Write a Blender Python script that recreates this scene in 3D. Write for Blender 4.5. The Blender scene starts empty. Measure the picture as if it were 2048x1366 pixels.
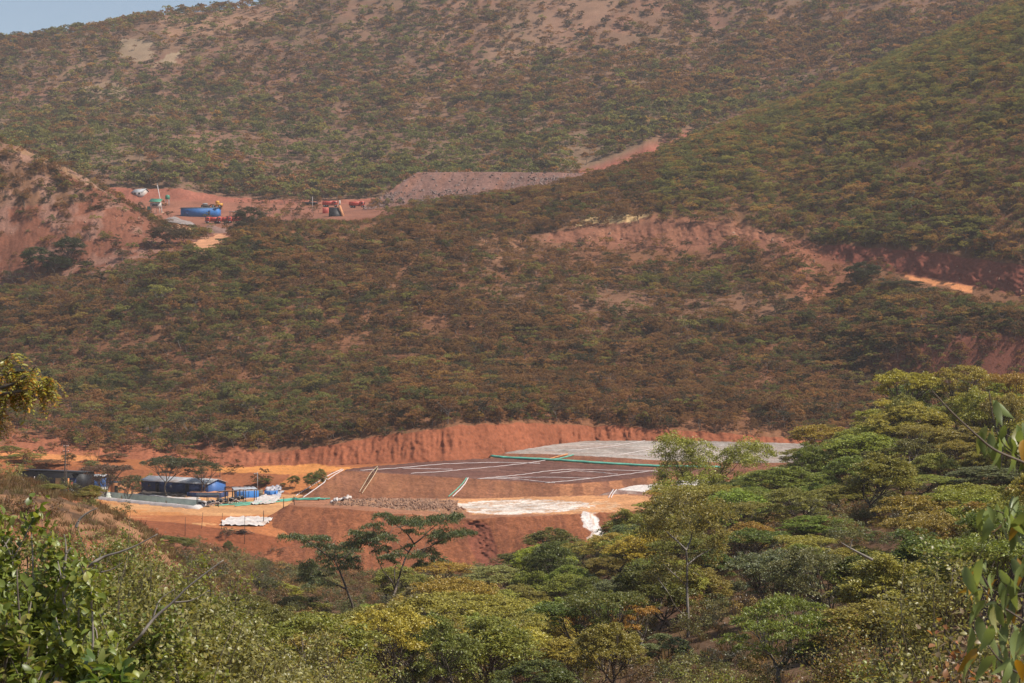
import bpy, math, random
import numpy as np
from mathutils import Vector

F = 3821.0          # focal length in pixels of the 2048 px wide photograph
CX, CY = 1024.0, 683.0
SC = bpy.context.scene
COL = SC.collection
R = math.radians
RNG = np.random.default_rng(11)
random.seed(5)

def P(px, py, Y):
    return np.array([(px - CX) / F * Y, Y, -(py - CY) / F * Y])

# ------------------------------------------------------------------ noise
def _h(ix, iy, s):
    n = (ix.astype(np.int64) * 374761393 + iy.astype(np.int64) * 668265263 + s * 1274126177) & 0xFFFFFFFF
    n = ((n ^ (n >> 13)) * 1274126177) & 0xFFFFFFFF
    n = n ^ (n >> 16)
    return (n & 0xFFFF) / 65535.0

def vnoise(x, y, s=0):
    x = np.asarray(x, float); y = np.asarray(y, float)
    ix = np.floor(x); iy = np.floor(y)
    fx = x - ix; fy = y - iy
    fx = fx * fx * (3 - 2 * fx); fy = fy * fy * (3 - 2 * fy)
    a = _h(ix, iy, s); b = _h(ix + 1, iy, s); c = _h(ix, iy + 1, s); d = _h(ix + 1, iy + 1, s)
    return (a * (1 - fx) + b * fx) * (1 - fy) + (c * (1 - fx) + d * fx) * fy

def fbm(x, y, s=0, o=4):
    t = 0.0; a = 0.5; n = 0.0
    for i in range(o):
        t = t + a * vnoise(x * 2 ** i, y * 2 ** i, s + i * 17); n += a; a *= 0.5
    return t / n * 2 - 1

def inpoly(x, y, poly):
    x = np.asarray(x); y = np.asarray(y)
    r = np.zeros(x.shape, bool)
    n = len(poly)
    for i in range(n):
        x0, y0 = poly[i]; x1, y1 = poly[(i + 1) % n]
        if y0 == y1: continue
        c = ((y0 > y) != (y1 > y)) & (x < (x1 - x0) * (y - y0) / (y1 - y0) + x0)
        r ^= c
    return r

# ------------------------------------------------------------------ materials
def newmat(name):
    m = bpy.data.materials.new(name); m.use_nodes = True
    nt = m.node_tree
    b = nt.nodes['Principled BSDF']
    return m, nt, b

def N(nt, t, **kw):
    n = nt.nodes.new(t)
    for k, v in kw.items():
        if k.startswith('i_'):
            n.inputs[k[2:].replace('_', ' ')].default_value = v
        else:
            setattr(n, k, v)
    return n

def L(nt, a, b): nt.links.new(a, b)

def mathn(nt, op, a, b):
    n = nt.nodes.new('ShaderNodeMath'); n.operation = op
    for i, v in enumerate((a, b)):
        if isinstance(v, (int, float)): n.inputs[i].default_value = v
        else: L(nt, v, n.inputs[i])
    return n.outputs[0]

def mapr(nt, v, a, b, c, d):
    n = nt.nodes.new('ShaderNodeMapRange')
    L(nt, v, n.inputs[0])
    for i, q in enumerate((a, b, c, d)): n.inputs[i + 1].default_value = q
    return n.outputs[0]

def mixc(nt, fac, a, b, mode='MIX'):
    n = nt.nodes.new('ShaderNodeMix'); n.data_type = 'RGBA'; n.blend_type = mode
    if isinstance(fac, (int, float)): n.inputs[0].default_value = fac
    else: L(nt, fac, n.inputs[0])
    for i, v in ((6, a), (7, b)):
        if isinstance(v, tuple): n.inputs[i].default_value = (*v, 1) if len(v) == 3 else v
        else: L(nt, v, n.inputs[i])
    return n.outputs[2]

def simple(name, col, rough=0.7, noise=0.25, scale=1.5, wave=None, spec=0.3, metal=0.0, dirt=None):
    m, nt, b = newmat(name)
    tc = N(nt, 'ShaderNodeTexCoord')
    nz = N(nt, 'ShaderNodeTexNoise', i_Scale=scale, i_Detail=5.0)
    L(nt, tc.outputs['Object'], nz.inputs['Vector'])
    v = mapr(nt, nz.outputs['Fac'], 0.25, 0.75, 1 - noise, 1 + noise)
    c = mixc(nt, 1.0, col, v, 'MULTIPLY')
    if dirt:
        n2 = N(nt, 'ShaderNodeTexNoise', i_Scale=scale * 0.45, i_Detail=6.0)
        L(nt, tc.outputs['Object'], n2.inputs['Vector'])
        c = mixc(nt, mapr(nt, n2.outputs['Fac'], 0.48, 0.7, 0, 0.75), c, dirt)
    L(nt, c, b.inputs['Base Color'])
    b.inputs['Roughness'].default_value = rough
    b.inputs['Specular IOR Level'].default_value = spec
    b.inputs['Metallic'].default_value = metal
    if wave:
        w = N(nt, 'ShaderNodeTexWave', i_Scale=wave, bands_direction='X')
        L(nt, tc.outputs['Object'], w.inputs['Vector'])
        bp = N(nt, 'ShaderNodeBump', i_Strength=0.6, i_Distance=0.05)
        L(nt, w.outputs['Fac'], bp.inputs['Height'])
        L(nt, bp.outputs['Normal'], b.inputs['Normal'])
    return m

def soil_mat(name, fine=1.3, bump=0.35, streak=False):
    """bare ground: the colour of each patch of soil comes from the mesh, grain and clods are procedural"""
    m, nt, b = newmat(name)
    at = N(nt, 'ShaderNodeAttribute', attribute_name='soil')
    tc = N(nt, 'ShaderNodeTexCoord')
    n1 = N(nt, 'ShaderNodeTexNoise', i_Scale=fine, i_Detail=8.0, i_Roughness=0.65)
    n2 = N(nt, 'ShaderNodeTexNoise', i_Scale=0.09, i_Detail=5.0)
    n3 = N(nt, 'ShaderNodeTexVoronoi', i_Scale=fine * 1.6)
    L(nt, tc.outputs['Object'], n1.inputs['Vector']); L(nt, tc.outputs['Object'], n2.inputs['Vector'])
    L(nt, tc.outputs['Object'], n3.inputs['Vector'])
    c = mixc(nt, 1.0, at.outputs['Color'], mapr(nt, n1.outputs['Fac'], 0.25, 0.75, 0.62, 1.35), 'MULTIPLY')
    c = mixc(nt, 1.0, c, mapr(nt, n2.outputs['Fac'], 0.3, 0.7, 0.8, 1.18), 'MULTIPLY')
    # pebbles and clods a little greyer than the soil
    peb = mapr(nt, n3.outputs['Distance'], 0.05, 0.22, 0.55, 0.0)
    c = mixc(nt, peb, c, mixc(nt, 0.5, c, (0.30, 0.22, 0.17)))
    L(nt, c, b.inputs['Base Color'])
    b.inputs['Roughness'].default_value = 0.95
    b.inputs['Specular IOR Level'].default_value = 0.1
    bp = N(nt, 'ShaderNodeBump', i_Strength=bump, i_Distance=0.5)
    L(nt, n1.outputs['Fac'], bp.inputs['Height'])
    L(nt, bp.outputs['Normal'], b.inputs['Normal'])
    return m

def leaf_mat(name, transl=0.26, rough=0.45, spec=0.4, var=0.55, HUE=0.42):
    """leaf tint comes from the tree it grows on (property or instance attribute 'tint')"""
    m, nt, b = newmat(name)
    at = N(nt, 'ShaderNodeAttribute', attribute_name='tint', attribute_type='INSTANCER')
    ge = N(nt, 'ShaderNodeNewGeometry')
    rnd = ge.outputs['Random Per Island']
    c = mixc(nt, 1.0, at.outputs['Color'], mapr(nt, rnd, 0, 1, 1 - var, 1 + var), 'MULTIPLY')
    h2 = mathn(nt, 'FRACT', mathn(nt, 'MULTIPLY', rnd, 7.31), 0.0)
    c = mixc(nt, mapr(nt, h2, 0.35, 1.0, 0.0, HUE), c, mixc(nt, 1.0, (.155, .155, .034), mapr(nt, rnd, 0, 1, .6, 1.3), 'MULTIPLY'))
    # a few leaves have turned
    c = mixc(nt, mapr(nt, rnd, 0.86, 1.0, 0.0, 0.5), c, (0.26, 0.17, 0.045))
    L(nt, c, b.inputs['Base Color'])
    b.inputs['Roughness'].default_value = rough
    b.inputs['Specular IOR Level'].default_value = spec
    tr = N(nt, 'ShaderNodeBsdfTranslucent')
    L(nt, mixc(nt, 1.0, c, (1.5, 1.45, 0.8), 'MULTIPLY'), tr.inputs['Color'])
    mx = N(nt, 'ShaderNodeMixShader'); mx.inputs[0].default_value = transl
    L(nt, b.outputs[0], mx.inputs[1]); L(nt, tr.outputs[0], mx.inputs[2])
    L(nt, mx.outputs[0], nt.nodes['Material Output'].inputs['Surface'])
    return m

M = {}
M['soil'] = soil_mat('soil')
M['heap'] = soil_mat('heap_soil', fine=2.2, bump=0.45)
M['leaf'] = leaf_mat('leaf')
M['bigleaf'] = leaf_mat('broad_leaf', transl=0.38, rough=0.4, spec=0.45, var=0.35, HUE=0.25)
M['hillleaf'] = leaf_mat('hill_leaf', transl=0.36, rough=0.7, spec=0.15, var=0.4, HUE=0.0)
M['grassblade'] = leaf_mat('grass_blade', transl=0.3, rough=0.7, spec=0.15, var=0.4, HUE=0.0)
M['bark'] = simple('bark', (0.11, 0.085, 0.065), 0.9, 0.45, 3.0)
M['bark_pale'] = simple('pale_bark', (0.23, 0.195, 0.16), 0.85, 0.4, 3.0)
M['bark_dark'] = simple('dark_bark', (0.045, 0.035, 0.028), 0.9, 0.45, 3.0)
M['rock'] = simple('rock', (0.27, 0.155, 0.10), 0.9, 0.5, 0.8)
M['rock_grey'] = simple('grey_rock', (0.185, 0.125, 0.105), 0.9, 0.5, 0.8)
M['blue'] = simple('blue_sheet', (0.045, 0.12, 0.32), 0.5, 0.15, 0.8, wave=3.0)
M['bluebright'] = simple('bright_blue_sheet', (0.035, 0.17, 0.46), 0.5, 0.15, 0.8, wave=3.0)
M['zinc'] = simple('zinc_roof', (0.45, 0.46, 0.47), 0.45, 0.25, 0.6, wave=3.0, dirt=(0.33, 0.22, 0.15))
M['darkroof'] = simple('dark_roof', (0.045, 0.05, 0.06), 0.6, 0.3, 0.8)
M['black'] = simple('black_plastic_and_shade', (0.012, 0.012, 0.014), 0.55, 0.3, 1.0)
M['navy_and_shade'] = simple('navy_and_shade_sheet', (0.018, 0.035, 0.105), 0.6, 0.25, 1.0, wave=3.0)
M['liner'] = simple('white_liner', (0.56, 0.50, 0.455), 0.5, 0.2, 0.9, dirt=(0.46, 0.33, 0.25))
M['linergreen'] = simple('pool_liner', (0.50, 0.51, 0.43), 0.5, 0.2, 0.7)
M['water'] = simple('pond_water', (0.40, 0.44, 0.36), 0.15, 0.1, 0.3, spec=0.5)
M['pipewhite'] = simple('white_pipe', (0.60, 0.53, 0.50), 0.5, 0.15, 1.0)
M['teal'] = simple('teal_hose', (0.10, 0.36, 0.26), 0.5, 0.25, 1.0)
M['orange'] = simple('orange_pipe', (0.62, 0.25, 0.08), 0.5, 0.15, 1.0)
M['bamboo'] = simple('pale_timber', (0.52, 0.38, 0.24), 0.8, 0.3, 2.0)
M['timber'] = simple('dark_timber', (0.06, 0.045, 0.035), 0.85, 0.3, 2.0)
M['steel'] = simple('grey_steel', (0.30, 0.30, 0.30), 0.5, 0.2, 2.0)
M['red'] = simple('red_paint', (0.44, 0.06, 0.04), 0.5, 0.2, 1.2, dirt=(0.40, 0.13, 0.08))
M['yellow'] = simple('yellow_paint', (0.60, 0.30, 0.03), 0.5, 0.2, 1.2)
M['tyre'] = simple('tyre_rubber', (0.02, 0.018, 0.016), 0.9, 0.3, 2.0)
M['glass'] = simple('dark_glass', (0.02, 0.025, 0.03), 0.1, 0.1, 1.0, spec=0.6)
M['green'] = simple('green_paint', (0.05, 0.20, 0.12), 0.5, 0.25, 1.2)
M['pale'] = simple('pale_panel', (0.50, 0.46, 0.42), 0.7, 0.2, 1.0, dirt=(0.36, 0.25, 0.19))
M['tan'] = simple('tan_plastic', (0.38, 0.26, 0.11), 0.6, 0.2, 1.5)
M['brick'] = simple('mud_brick', (0.50, 0.22, 0.10), 0.9, 0.25, 1.5)
M['litter'] = simple('plastic_litter', (0.44, 0.40, 0.40), 0.6, 0.35, 2.5, dirt=(0.25, 0.28, 0.38))

# ------------------------------------------------------------------ mesh helpers
def np_mesh(name, V, quads=None, polys=None, mats=(), smooth=False, mi=None):
    me = bpy.data.meshes.new(name)
    V = np.ascontiguousarray(V, np.float32)
    me.vertices.add(len(V)); me.vertices.foreach_set('co', V.ravel())
    if quads is not None:
        q = np.ascontiguousarray(quads, np.int32)
        n, k = q.shape
        me.loops.add(n * k); me.loops.foreach_set('vertex_index', q.ravel())
        me.polygons.add(n)
        me.polygons.foreach_set('loop_start', np.arange(0, n * k, k, dtype=np.int32))
    else:
        tot = np.array([len(p) for p in polys], np.int32)
        fl = np.fromiter((i for p in polys for i in p), np.int32)
        me.loops.add(len(fl)); me.loops.foreach_set('vertex_index', fl)
        me.polygons.add(len(tot))
        st = np.zeros(len(tot), np.int32); st[1:] = np.cumsum(tot)[:-1]
        me.polygons.foreach_set('loop_start', st)
    for m in mats: me.materials.append(m)
    if mi is not None: me.polygons.foreach_set('material_index', np.ascontiguousarray(mi, np.int32))
    if smooth: me.polygons.foreach_set('use_smooth', np.ones(len(me.polygons), bool))
    me.update(calc_edges=True); me.validate()
    return me

def add(name, me, parent=None, coll=None):
    o = bpy.data.objects.new(name, me)
    (coll or COL).objects.link(o)
    if parent is not None: o.parent = parent
    return o

def tag(o, label=None, cat=None, group=None, kind=None):
    if label: o['label'] = label
    if cat: o['category'] = cat
    if group: o['group'] = group
    if kind: o['kind'] = kind
    return o

def thing(name, label, cat, loc=(0, 0, 0), rz=0.0, group=None):
    o = bpy.data.objects.new(name, None); COL.objects.link(o)
    o.location = tuple(float(v) for v in loc); o.rotation_euler = (0, 0, rz); o.empty_display_size = 0.2
    return tag(o, label, cat, group)

def dup_tree(root, loc, rz=None, label=None):
    r = root.copy(); COL.objects.link(r); r.location = tuple(float(v) for v in loc)
    if rz is not None: r.rotation_euler = (0, 0, rz)
    if label: r['label'] = label
    for ch in list(root.children):
        c = ch.copy(); COL.objects.link(c); c.parent = r
        for g in ch.children:
            d = g.copy(); COL.objects.link(d); d.parent = c
    return r

class MB:
    def __init__(s): s.V = []; s.Fc = []
    def raw(s, V, Fc):
        o = len(s.V); s.V += [tuple(v) for v in V]; s.Fc += [tuple(i + o for i in f) for f in Fc]; return s
    def box(s, x0, x1, y0, y1, z0, z1):
        return s.raw([(x0, y0, z0), (x1, y0, z0), (x1, y1, z0), (x0, y1, z0), (x0, y0, z1), (x1, y0, z1), (x1, y1, z1), (x0, y1, z1)],
                     [(3, 2, 1, 0), (4, 5, 6, 7), (0, 1, 5, 4), (1, 2, 6, 5), (2, 3, 7, 6), (3, 0, 4, 7)])
    def hexa(s, b, t):
        return s.raw(list(b) + list(t), [(3, 2, 1, 0), (4, 5, 6, 7), (0, 1, 5, 4), (1, 2, 6, 5), (2, 3, 7, 6), (3, 0, 4, 7)])
    def tube(s, pts, rad, n=6, cap=True):
        V, Fc = tube(np.array(pts, float), np.array(rad, float) if np.ndim(rad) else np.full(len(pts), rad), n)
        Fc = [tuple(f) for f in Fc]
        if cap: Fc += [tuple(range(n))[::-1], tuple(range(len(V) - n, len(V)))]
        return s.raw(V, Fc)
    def build(s, name, mat, parent=None, smooth=False):
        me = np_mesh(name, np.array(s.V), polys=s.Fc, mats=[mat], smooth=smooth)
        return add(name, me, parent)

def tube(p, r, n=5):
    p = np.asarray(p, float); k = len(p)
    d = np.gradient(p, axis=0); d /= np.linalg.norm(d, axis=1)[:, None] + 1e-9
    up = np.where(np.abs(d[:, 2:3]) > 0.9, np.array([[1.0, 0, 0]]), np.array([[0, 0, 1.0]]))
    a = np.cross(d, up); a /= np.linalg.norm(a, axis=1)[:, None] + 1e-9
    b = np.cross(d, a)
    th = np.arange(n) / n * 2 * math.pi
    V = p[:, None, :] + r[:, None, None] * (np.cos(th)[None, :, None] * a[:, None, :] + np.sin(th)[None, :, None] * b[:, None, :])
    i = np.arange(k - 1)[:, None] * n; j = np.arange(n)[None, :]; j2 = (j + 1) % n
    Q = np.stack([i + j, i + j2, i + n + j2, i + n + j], -1).reshape(-1, 4)
    return V.reshape(-1, 3), Q

def resample(pts, n):
    pts = np.asarray(pts, float)
    s = np.r_[0, np.cumsum(np.linalg.norm(np.diff(pts, axis=0), axis=1))]
    t = np.linspace(0, s[-1], n)
    return np.stack([np.interp(t, s, pts[:, k]) for k in range(pts.shape[1])], 1)

def smooth_line(pts, n):
    """Catmull-Rom through the points"""
    pts = np.asarray(pts, float)
    q = np.vstack([2 * pts[0] - pts[1], pts, 2 * pts[-1] - pts[-2]])
    out = []
    m = len(pts) - 1
    for t in np.linspace(0, m - 1e-6, n):
        i = int(t); f = t - i
        a, b, c, d = q[i], q[i + 1], q[i + 2], q[i + 3]
        out.append(0.5 * ((2 * b) + (-a + c) * f + (2 * a - 5 * b + 4 * c - d) * f * f + (-a + 3 * b - 3 * c + d) * f ** 3))
    return np.array(out)

# ------------------------------------------------------------------ terrain: a height field through measured breaks of slope
# every break of slope runs across the valley; its knots are (bearing as photo column, distance m, photo row)
def Z(z, Y): return CY - z / Y * F        # row of a point of height z at distance Y
BR = []
def brk(*k): BR.append(np.array(sorted(k), float))
brk((-3000, 1.5, Z(-1.65, 1.5)), (5000, 1.5, Z(-1.65, 1.5)))                                             # 0
brk((-3000, 8, Z(-2.7, 8)), (5000, 8, Z(-2.8, 8)))                                                        # 1
brk((-3000, 30, Z(-6, 30)), (0, 30, Z(-6.3, 30)), (400, 30, Z(-7.5, 30)), (900, 30, Z(-9, 30)), (1500, 30, Z(-8.3, 30)), (2048, 30, Z(-7, 30)), (5000, 30, Z(-5, 30)))   # 2
brk((-3000, 80, 1050), (0, 80, 1120), (250, 80, 1190), (400, 80, 1320), (600, 80, 1470), (1000, 80, 1480), (1400, 80, 1410), (1600, 80, 1385), (1800, 80, 1330), (2048, 80, 1270), (5000, 80, 1000))   # 3
brk((-3000, 140, 880), (-400, 140, 940), (0, 140, 962), (100, 150, 986), (200, 155, 1018), (300, 155, 1070), (400, 150, 1190), (600, 140, 1325), (800, 140, 1345), (1000, 140, 1330),
    (1200, 140, 1305), (1400, 140, 1240), (1600, 140, 1185), (1800, 140, 1130), (2048, 140, 1080), (5000, 140, 850))                                                  # 4
brk((-3000, 215, Z(-12, 215)), (-400, 215, Z(-16, 215)), (0, 215, Z(-18.5, 215)), (200, 215, Z(-22, 215)), (300, 215, 1105), (400, 215, 1140), (600, 215, 1190), (800, 215, 1225),
    (1000, 215, 1215), (1200, 215, 1155), (1400, 215, 1080), (1600, 215, 1020), (1800, 215, 960), (2048, 215, 925), (5000, 215, 760))                                  # 5
brk((-3000, 290, Z(-20, 290)), (-400, 290, Z(-26, 290)), (0, 290, Z(-28, 290)), (200, 290, Z(-31, 290)), (300, 290, 1098), (400, 290, 1110), (600, 290, 1150), (800, 290, 1163),
    (1000, 290, 1150), (1200, 290, 1108), (1300, 290, 1060), (1400, 290, 1005), (1600, 280, 945), (1800, 270, 888), (2048, 270, 870), (5000, 270, 700))                # 6
brk((-3000, 326, Z(-25, 326)), (0, 326, Z(-31, 326)), (200, 326, 1050), (300, 326, 1068), (400, 326, 1090), (500, 326, 1122), (600, 326, 1146), (800, 326, 1146), (950, 326, 1140),
    (1100, 326, 1122), (1250, 326, 1085), (1400, 326, Z(-29, 326)), (1600, 326, Z(-26, 326)), (2048, 326, Z(-25, 326)), (5000, 326, Z(-20, 326)))                       # 7
brk((-3000, 338, Z(-25, 338)), (0, 338, Z(-31, 338)), (200, 338, 1034), (300, 338, 1040), (400, 336, 1050), (500, 333, 1064), (560, 333, 1075), (620, 334, 1090), (1100, 334, 1090),
    (1250, 338, 1072), (1400, 338, Z(-30, 338)), (1600, 338, Z(-28, 338)), (5000, 338, Z(-22, 338)))                                                                   # 8
brk((-3000, 347, Z(-25, 347)), (0, 347, Z(-31, 347)), (200, 347, Z(-31.5, 347)), (560, 347, Z(-31.6, 347)), (640, 347, Z(-33, 347)), (1200, 347, Z(-33, 347)), (1400, 347, Z(-30.6, 347)), (5000, 347, Z(-24, 347)))   # 9
brk((-3000, 402, Z(-24, 402)), (0, 402, Z(-30.6, 402)), (200, 402, Z(-31.2, 402)), (500, 401, Z(-31.3, 401)), (580, 394, Z(-31.5, 394)), (700, 392, Z(-32.5, 392)), (1300, 392, Z(-32.5, 392)), (1500, 392, Z(-30.5, 392)), (5000, 392, Z(-22, 392)))  # 10
brk((-3000, 415, 880), (0, 415, 930), (200, 415, 935), (400, 415, 944), (600, 412, 948), (690, 411, 948), (800, 420, 945), (900, 426, 944), (1000, 436, 942), (1100, 450, 936), (1180, 460, 933), (2048, 460, 930), (5000, 460, 900))           # 11
brk((-3000, 430, 850), (-400, 430, 895), (0, 430, 908), (200, 430, 914), (400, 430, 926), (500, 430, 934), (600, 430, 934), (700, 430, 930), (900, 430, 922), (1000, 440, 913), (1100, 455, 901),
    (1180, 466, 896), (1400, 466, 897), (1600, 466, 898), (2048, 466, 898), (5000, 466, 860))                                                                          # 12
brk((-3000, 435, 830), (-400, 435, 880), (0, 435, 892), (200, 435, 898), (300, 435, 905), (400, 435, 911), (450, 435, 905), (550, 436, 906), (650, 436, 893), (750, 437, 873), (900, 437, 853), (1000, 447, 845),
    (1100, 461, 848), (1180, 471, 850), (1300, 471, 856), (1450, 471, 866), (1600, 470, 878), (1800, 470, 886), (2048, 470, 890), (5000, 470, 850))                                       # 13
brk((-3000, 540, 700), (-400, 540, 785), (0, 540, 785), (200, 540, 775), (400, 540, 765), (600, 540, 757), (800, 540, 752), (1000, 540, 752), (1200, 545, 755), (1400, 545, 768), (1600, 545, 775), (1720, 545, 780), (2048, 545, 780), (5000, 545, 700))   # 14
brk((-3000, 600, 600), (-400, 600, 700), (0, 600, 665), (200, 600, 630), (400, 600, 600), (600, 610, 600), (800, 620, 600), (1000, 625, 602), (1200, 625, 610), (1400, 620, 620), (1600, 600, 650), (1680, 575, 712),
    (1740, 555, 695), (1800, 551, 688), (1900, 551, 680), (2048, 551, 668), (5000, 551, 560))                                                                                            # 15
brk((-3000, 640, 560), (-400, 640, 680), (0, 640, 612), (100, 640, 590), (200, 640, 565), (300, 640, 545), (400, 640, 520), (500, 660, 505), (600, 685, 480), (800, 700, 462), (950, 705, 472), (1050, 712, 482), (1200, 712, 483),
    (1300, 705, 490), (1400, 700, 492), (1500, 690, 490), (1590, 680, 492), (1640, 670, 520), (1750, 655, 532), (1850, 640, 553), (1950, 625, 572), (2048, 610, 592), (2450, 600, 600), (5000, 600, 520))       # 16
brk((-3000, 645, 555), (-400, 645, 672), (0, 645, 606), (100, 645, 583), (200, 645, 558), (300, 645, 538), (400, 645, 514), (500, 668, 492), (600, 697, 455), (800, 712, 445), (950, 714, 465), (1050, 720, 472), (1130, 720, 462), (1200, 720, 454),
    (1300, 714, 446), (1400, 708, 447), (1500, 697, 460), (1590, 685, 478), (1640, 676, 490), (1750, 662, 494), (1850, 647, 502), (1950, 632, 515), (2048, 617, 530), (2450, 608, 545), (5000, 608, 480))      # 17
brk((-3000, 655, 550), (-400, 655, 668), (0, 655, 600), (100, 655, 577), (200, 655, 552), (300, 655, 532), (400, 655, 507), (450, 662, 487), (500, 690, 474), (560, 712, 446), (620, 720, 442), (700, 730, 450), (800, 745, 430), (900, 760, 415), (1000, 780, 402),
    (1100, 820, 388), (1180, 860, 374), (1250, 900, 352), (1300, 930, 333), (1400, 990, 288), (1480, 1020, 252), (1600, 1060, 212), (1750, 1100, 148), (1900, 1150, 80), (2048, 1200, 14), (2450, 1300, -150), (5000, 1300, -600))   # 18
brk((-3000, 664, 545), (-400, 664, 655), (0, 662, 588), (100, 662, 566), (200, 662, 543), (300, 662, 525), (400, 664, 502), (450, 672, 485), (500, 710, 480), (560, 735, 456), (620, 745, 452), (700, 755, 456), (800, 770, 440), (900, 785, 427), (1000, 805, 415),
    (1100, 845, 398), (1180, 885, 382), (1250, 925, 358), (1300, 955, 338), (1400, 1015, 293), (1480, 1045, 257), (1600, 1085, 216), (1750, 1125, 152), (1900, 1175, 84), (2048, 1225, 18), (2450, 1330, -140), (5000, 1330, -600))   # 19
brk((-3000, 740, -300), (-400, 742, 110), (-100, 738, 245), (0, 735, 284), (50, 733, 302), (150, 728, 350), (250, 720, 404), (300, 716, 442), (340, 710, 470), (400, 712, 480), (450, 730, 476), (500, 765, 472), (560, 780, 456), (700, 790, 452), (800, 805, 436),
    (900, 815, 420), (1000, 825, 408), (1100, 860, 390), (1180, 895, 374), (1250, 940, 352), (1300, 975, 332), (1400, 1035, 288), (1480, 1065, 252), (1600, 1105, 211), (1750, 1145, 147), (1900, 1195, 80), (2048, 1245, 14), (2450, 1350, -150), (5000, 1350, -620))   # 20
brk((-3000, 790, -200), (-400, 790, 200), (0, 790, 330), (150, 790, 400), (250, 790, 440), (350, 785, 468), (450, 790, 466), (560, 805, 448), (700, 815, 438), (800, 830, 424), (900, 840, 412), (1000, 850, 400),
    (1100, 880, 384), (1180, 915, 370), (1250, 960, 349), (1300, 990, 330), (1400, 1050, 286), (1480, 1080, 250), (1600, 1120, 209), (1750, 1155, 145), (1900, 1205, 78), (2048, 1255, 12), (2450, 1360, -152), (5000, 1360, -630))   # 21
brk((-3000, 850, 0), (-400, 850, 330), (0, 850, 425), (250, 850, 436), (400, 850, 443), (470, 850, 442), (600, 850, 428), (700, 855, 420), (800, 865, 410), (900, 870, 400), (1000, 880, 390),
    (1100, 910, 376), (1180, 940, 362), (1250, 975, 343), (1300, 1005, 325), (1400, 1060, 282), (1480, 1095, 246), (1600, 1130, 206), (1750, 1165, 142), (1900, 1215, 75), (2048, 1265, 9), (2450, 1370, -155), (5000, 1370, -640))   # 22
brk((-3000, 935, -20), (-400, 935, 320), (0, 935, 388), (250, 935, 402), (350, 935, 399), (430, 935, 402), (600, 935, 406), (700, 935, 409), (800, 940, 398), (1000, 950, 375),
    (1180, 985, 350), (1250, 1005, 335), (1300, 1025, 317), (1400, 1075, 274), (1480, 1105, 240), (1600, 1140, 202), (1750, 1180, 138), (1900, 1230, 70), (2048, 1280, 4), (2450, 1385, -160), (5000, 1385, -650))   # 23
brk((-3000, 948, -40), (-400, 948, 300), (0, 948, 372), (200, 948, 374), (260, 948, 375), (350, 946, 377), (400, 946, 384), (440, 946, 394), (600, 948, 399), (700, 948, 403), (800, 952, 390), (1000, 965, 366),
    (1180, 1000, 342), (1250, 1018, 322), (1300, 1035, 300), (1400, 1085, 264), (1480, 1115, 234), (1600, 1150, 198), (1750, 1190, 133), (1900, 1240, 64), (2048, 1290, -2), (2450, 1400, -165), (5000, 1400, -660))   # 24
brk((-3000, 1250, -100), (-400, 1250, 250), (0, 1250, 235), (200, 1250, 222), (400, 1260, 208), (600, 1260, 200), (800, 1260, 180), (1000, 1270, 155), (1200, 1280, 130), (1400, 1310, 100), (1600, 1340, 40), (1800, 1370, -40), (2048, 1420, -150), (2450, 1520, -300), (5000, 1520, -800))   # 25
brk((-3000, 1550, -100), (-400, 1550, 150), (-100, 1550, 112), (0, 1550, 95), (60, 1550, 88), (100, 1550, 81), (190, 1550, 70), (260, 1550, 53), (330, 1550, 38), (400, 1550, 37), (460, 1550, 28), (520, 1550, 13), (560, 1550, 8),
    (600, 1550, -2), (700, 1550, -40), (850, 1555, -85), (1000, 1560, -125), (1400, 1580, -190), (2048, 1650, -320), (2450, 1750, -420), (5000, 1750, -950))              # 26
brk((-3000, 1800, 60), (0, 1800, 210), (1000, 1800, 40), (2048, 1900, -150), (5000, 2000, -500))                                                                          # 27
brk((-3000, 2500, Z(150, 2500)), (5000, 2500, Z(150, 2500)))                                                                                                              # 28
ROWS = [6, 10, 14, 24, 30, 26, 18, 18, 12, 22, 26, 12, 34, 70, 60, 50, 26, 70, 8, 80, 8, 16, 18, 18, 16, 110, 90, 8, 4]
ROWS = ROWS[:len(BR) - 1]
AMP = [0, .1, .3, .5, .6, .7, .5, .25, .15, .08, .12, .25, .12, .25, 1.6, 2.0, .9, .6, 1.2, 1.0, 1.0, 1.0, .3, .3, 1.5, 8.0, 4.0, 6, 6]
cols = np.r_[np.linspace(-3000, -330, 70)[:-1], np.arange(-330, 2380, 2.7), np.linspace(2380, 5000, 70)]
nc = len(cols)
BY = np.array([np.interp(cols, b[:, 0], b[:, 1]) for b in BR])
BP = np.array([np.interp(cols, b[:, 0], b[:, 2]) for b in BR])
# soften the kinks between knots
def blur(a, sg):
    n = int(sg * 3); kx = np.exp(-0.5 * (np.arange(-n, n + 1) / sg) ** 2); kx /= kx.sum()
    return np.convolve(np.pad(a, n, mode='edge'), kx, mode='valid')
for k in range(len(BR)):
    sg = 14 if k in (1, 2, 3, 4, 5, 6, 14, 15, 25) else 4
    BP[k] = blur(BP[k], sg); BY[k] = blur(BY[k], sg)
BZ = -(BP - CY) / F * BY
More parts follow.
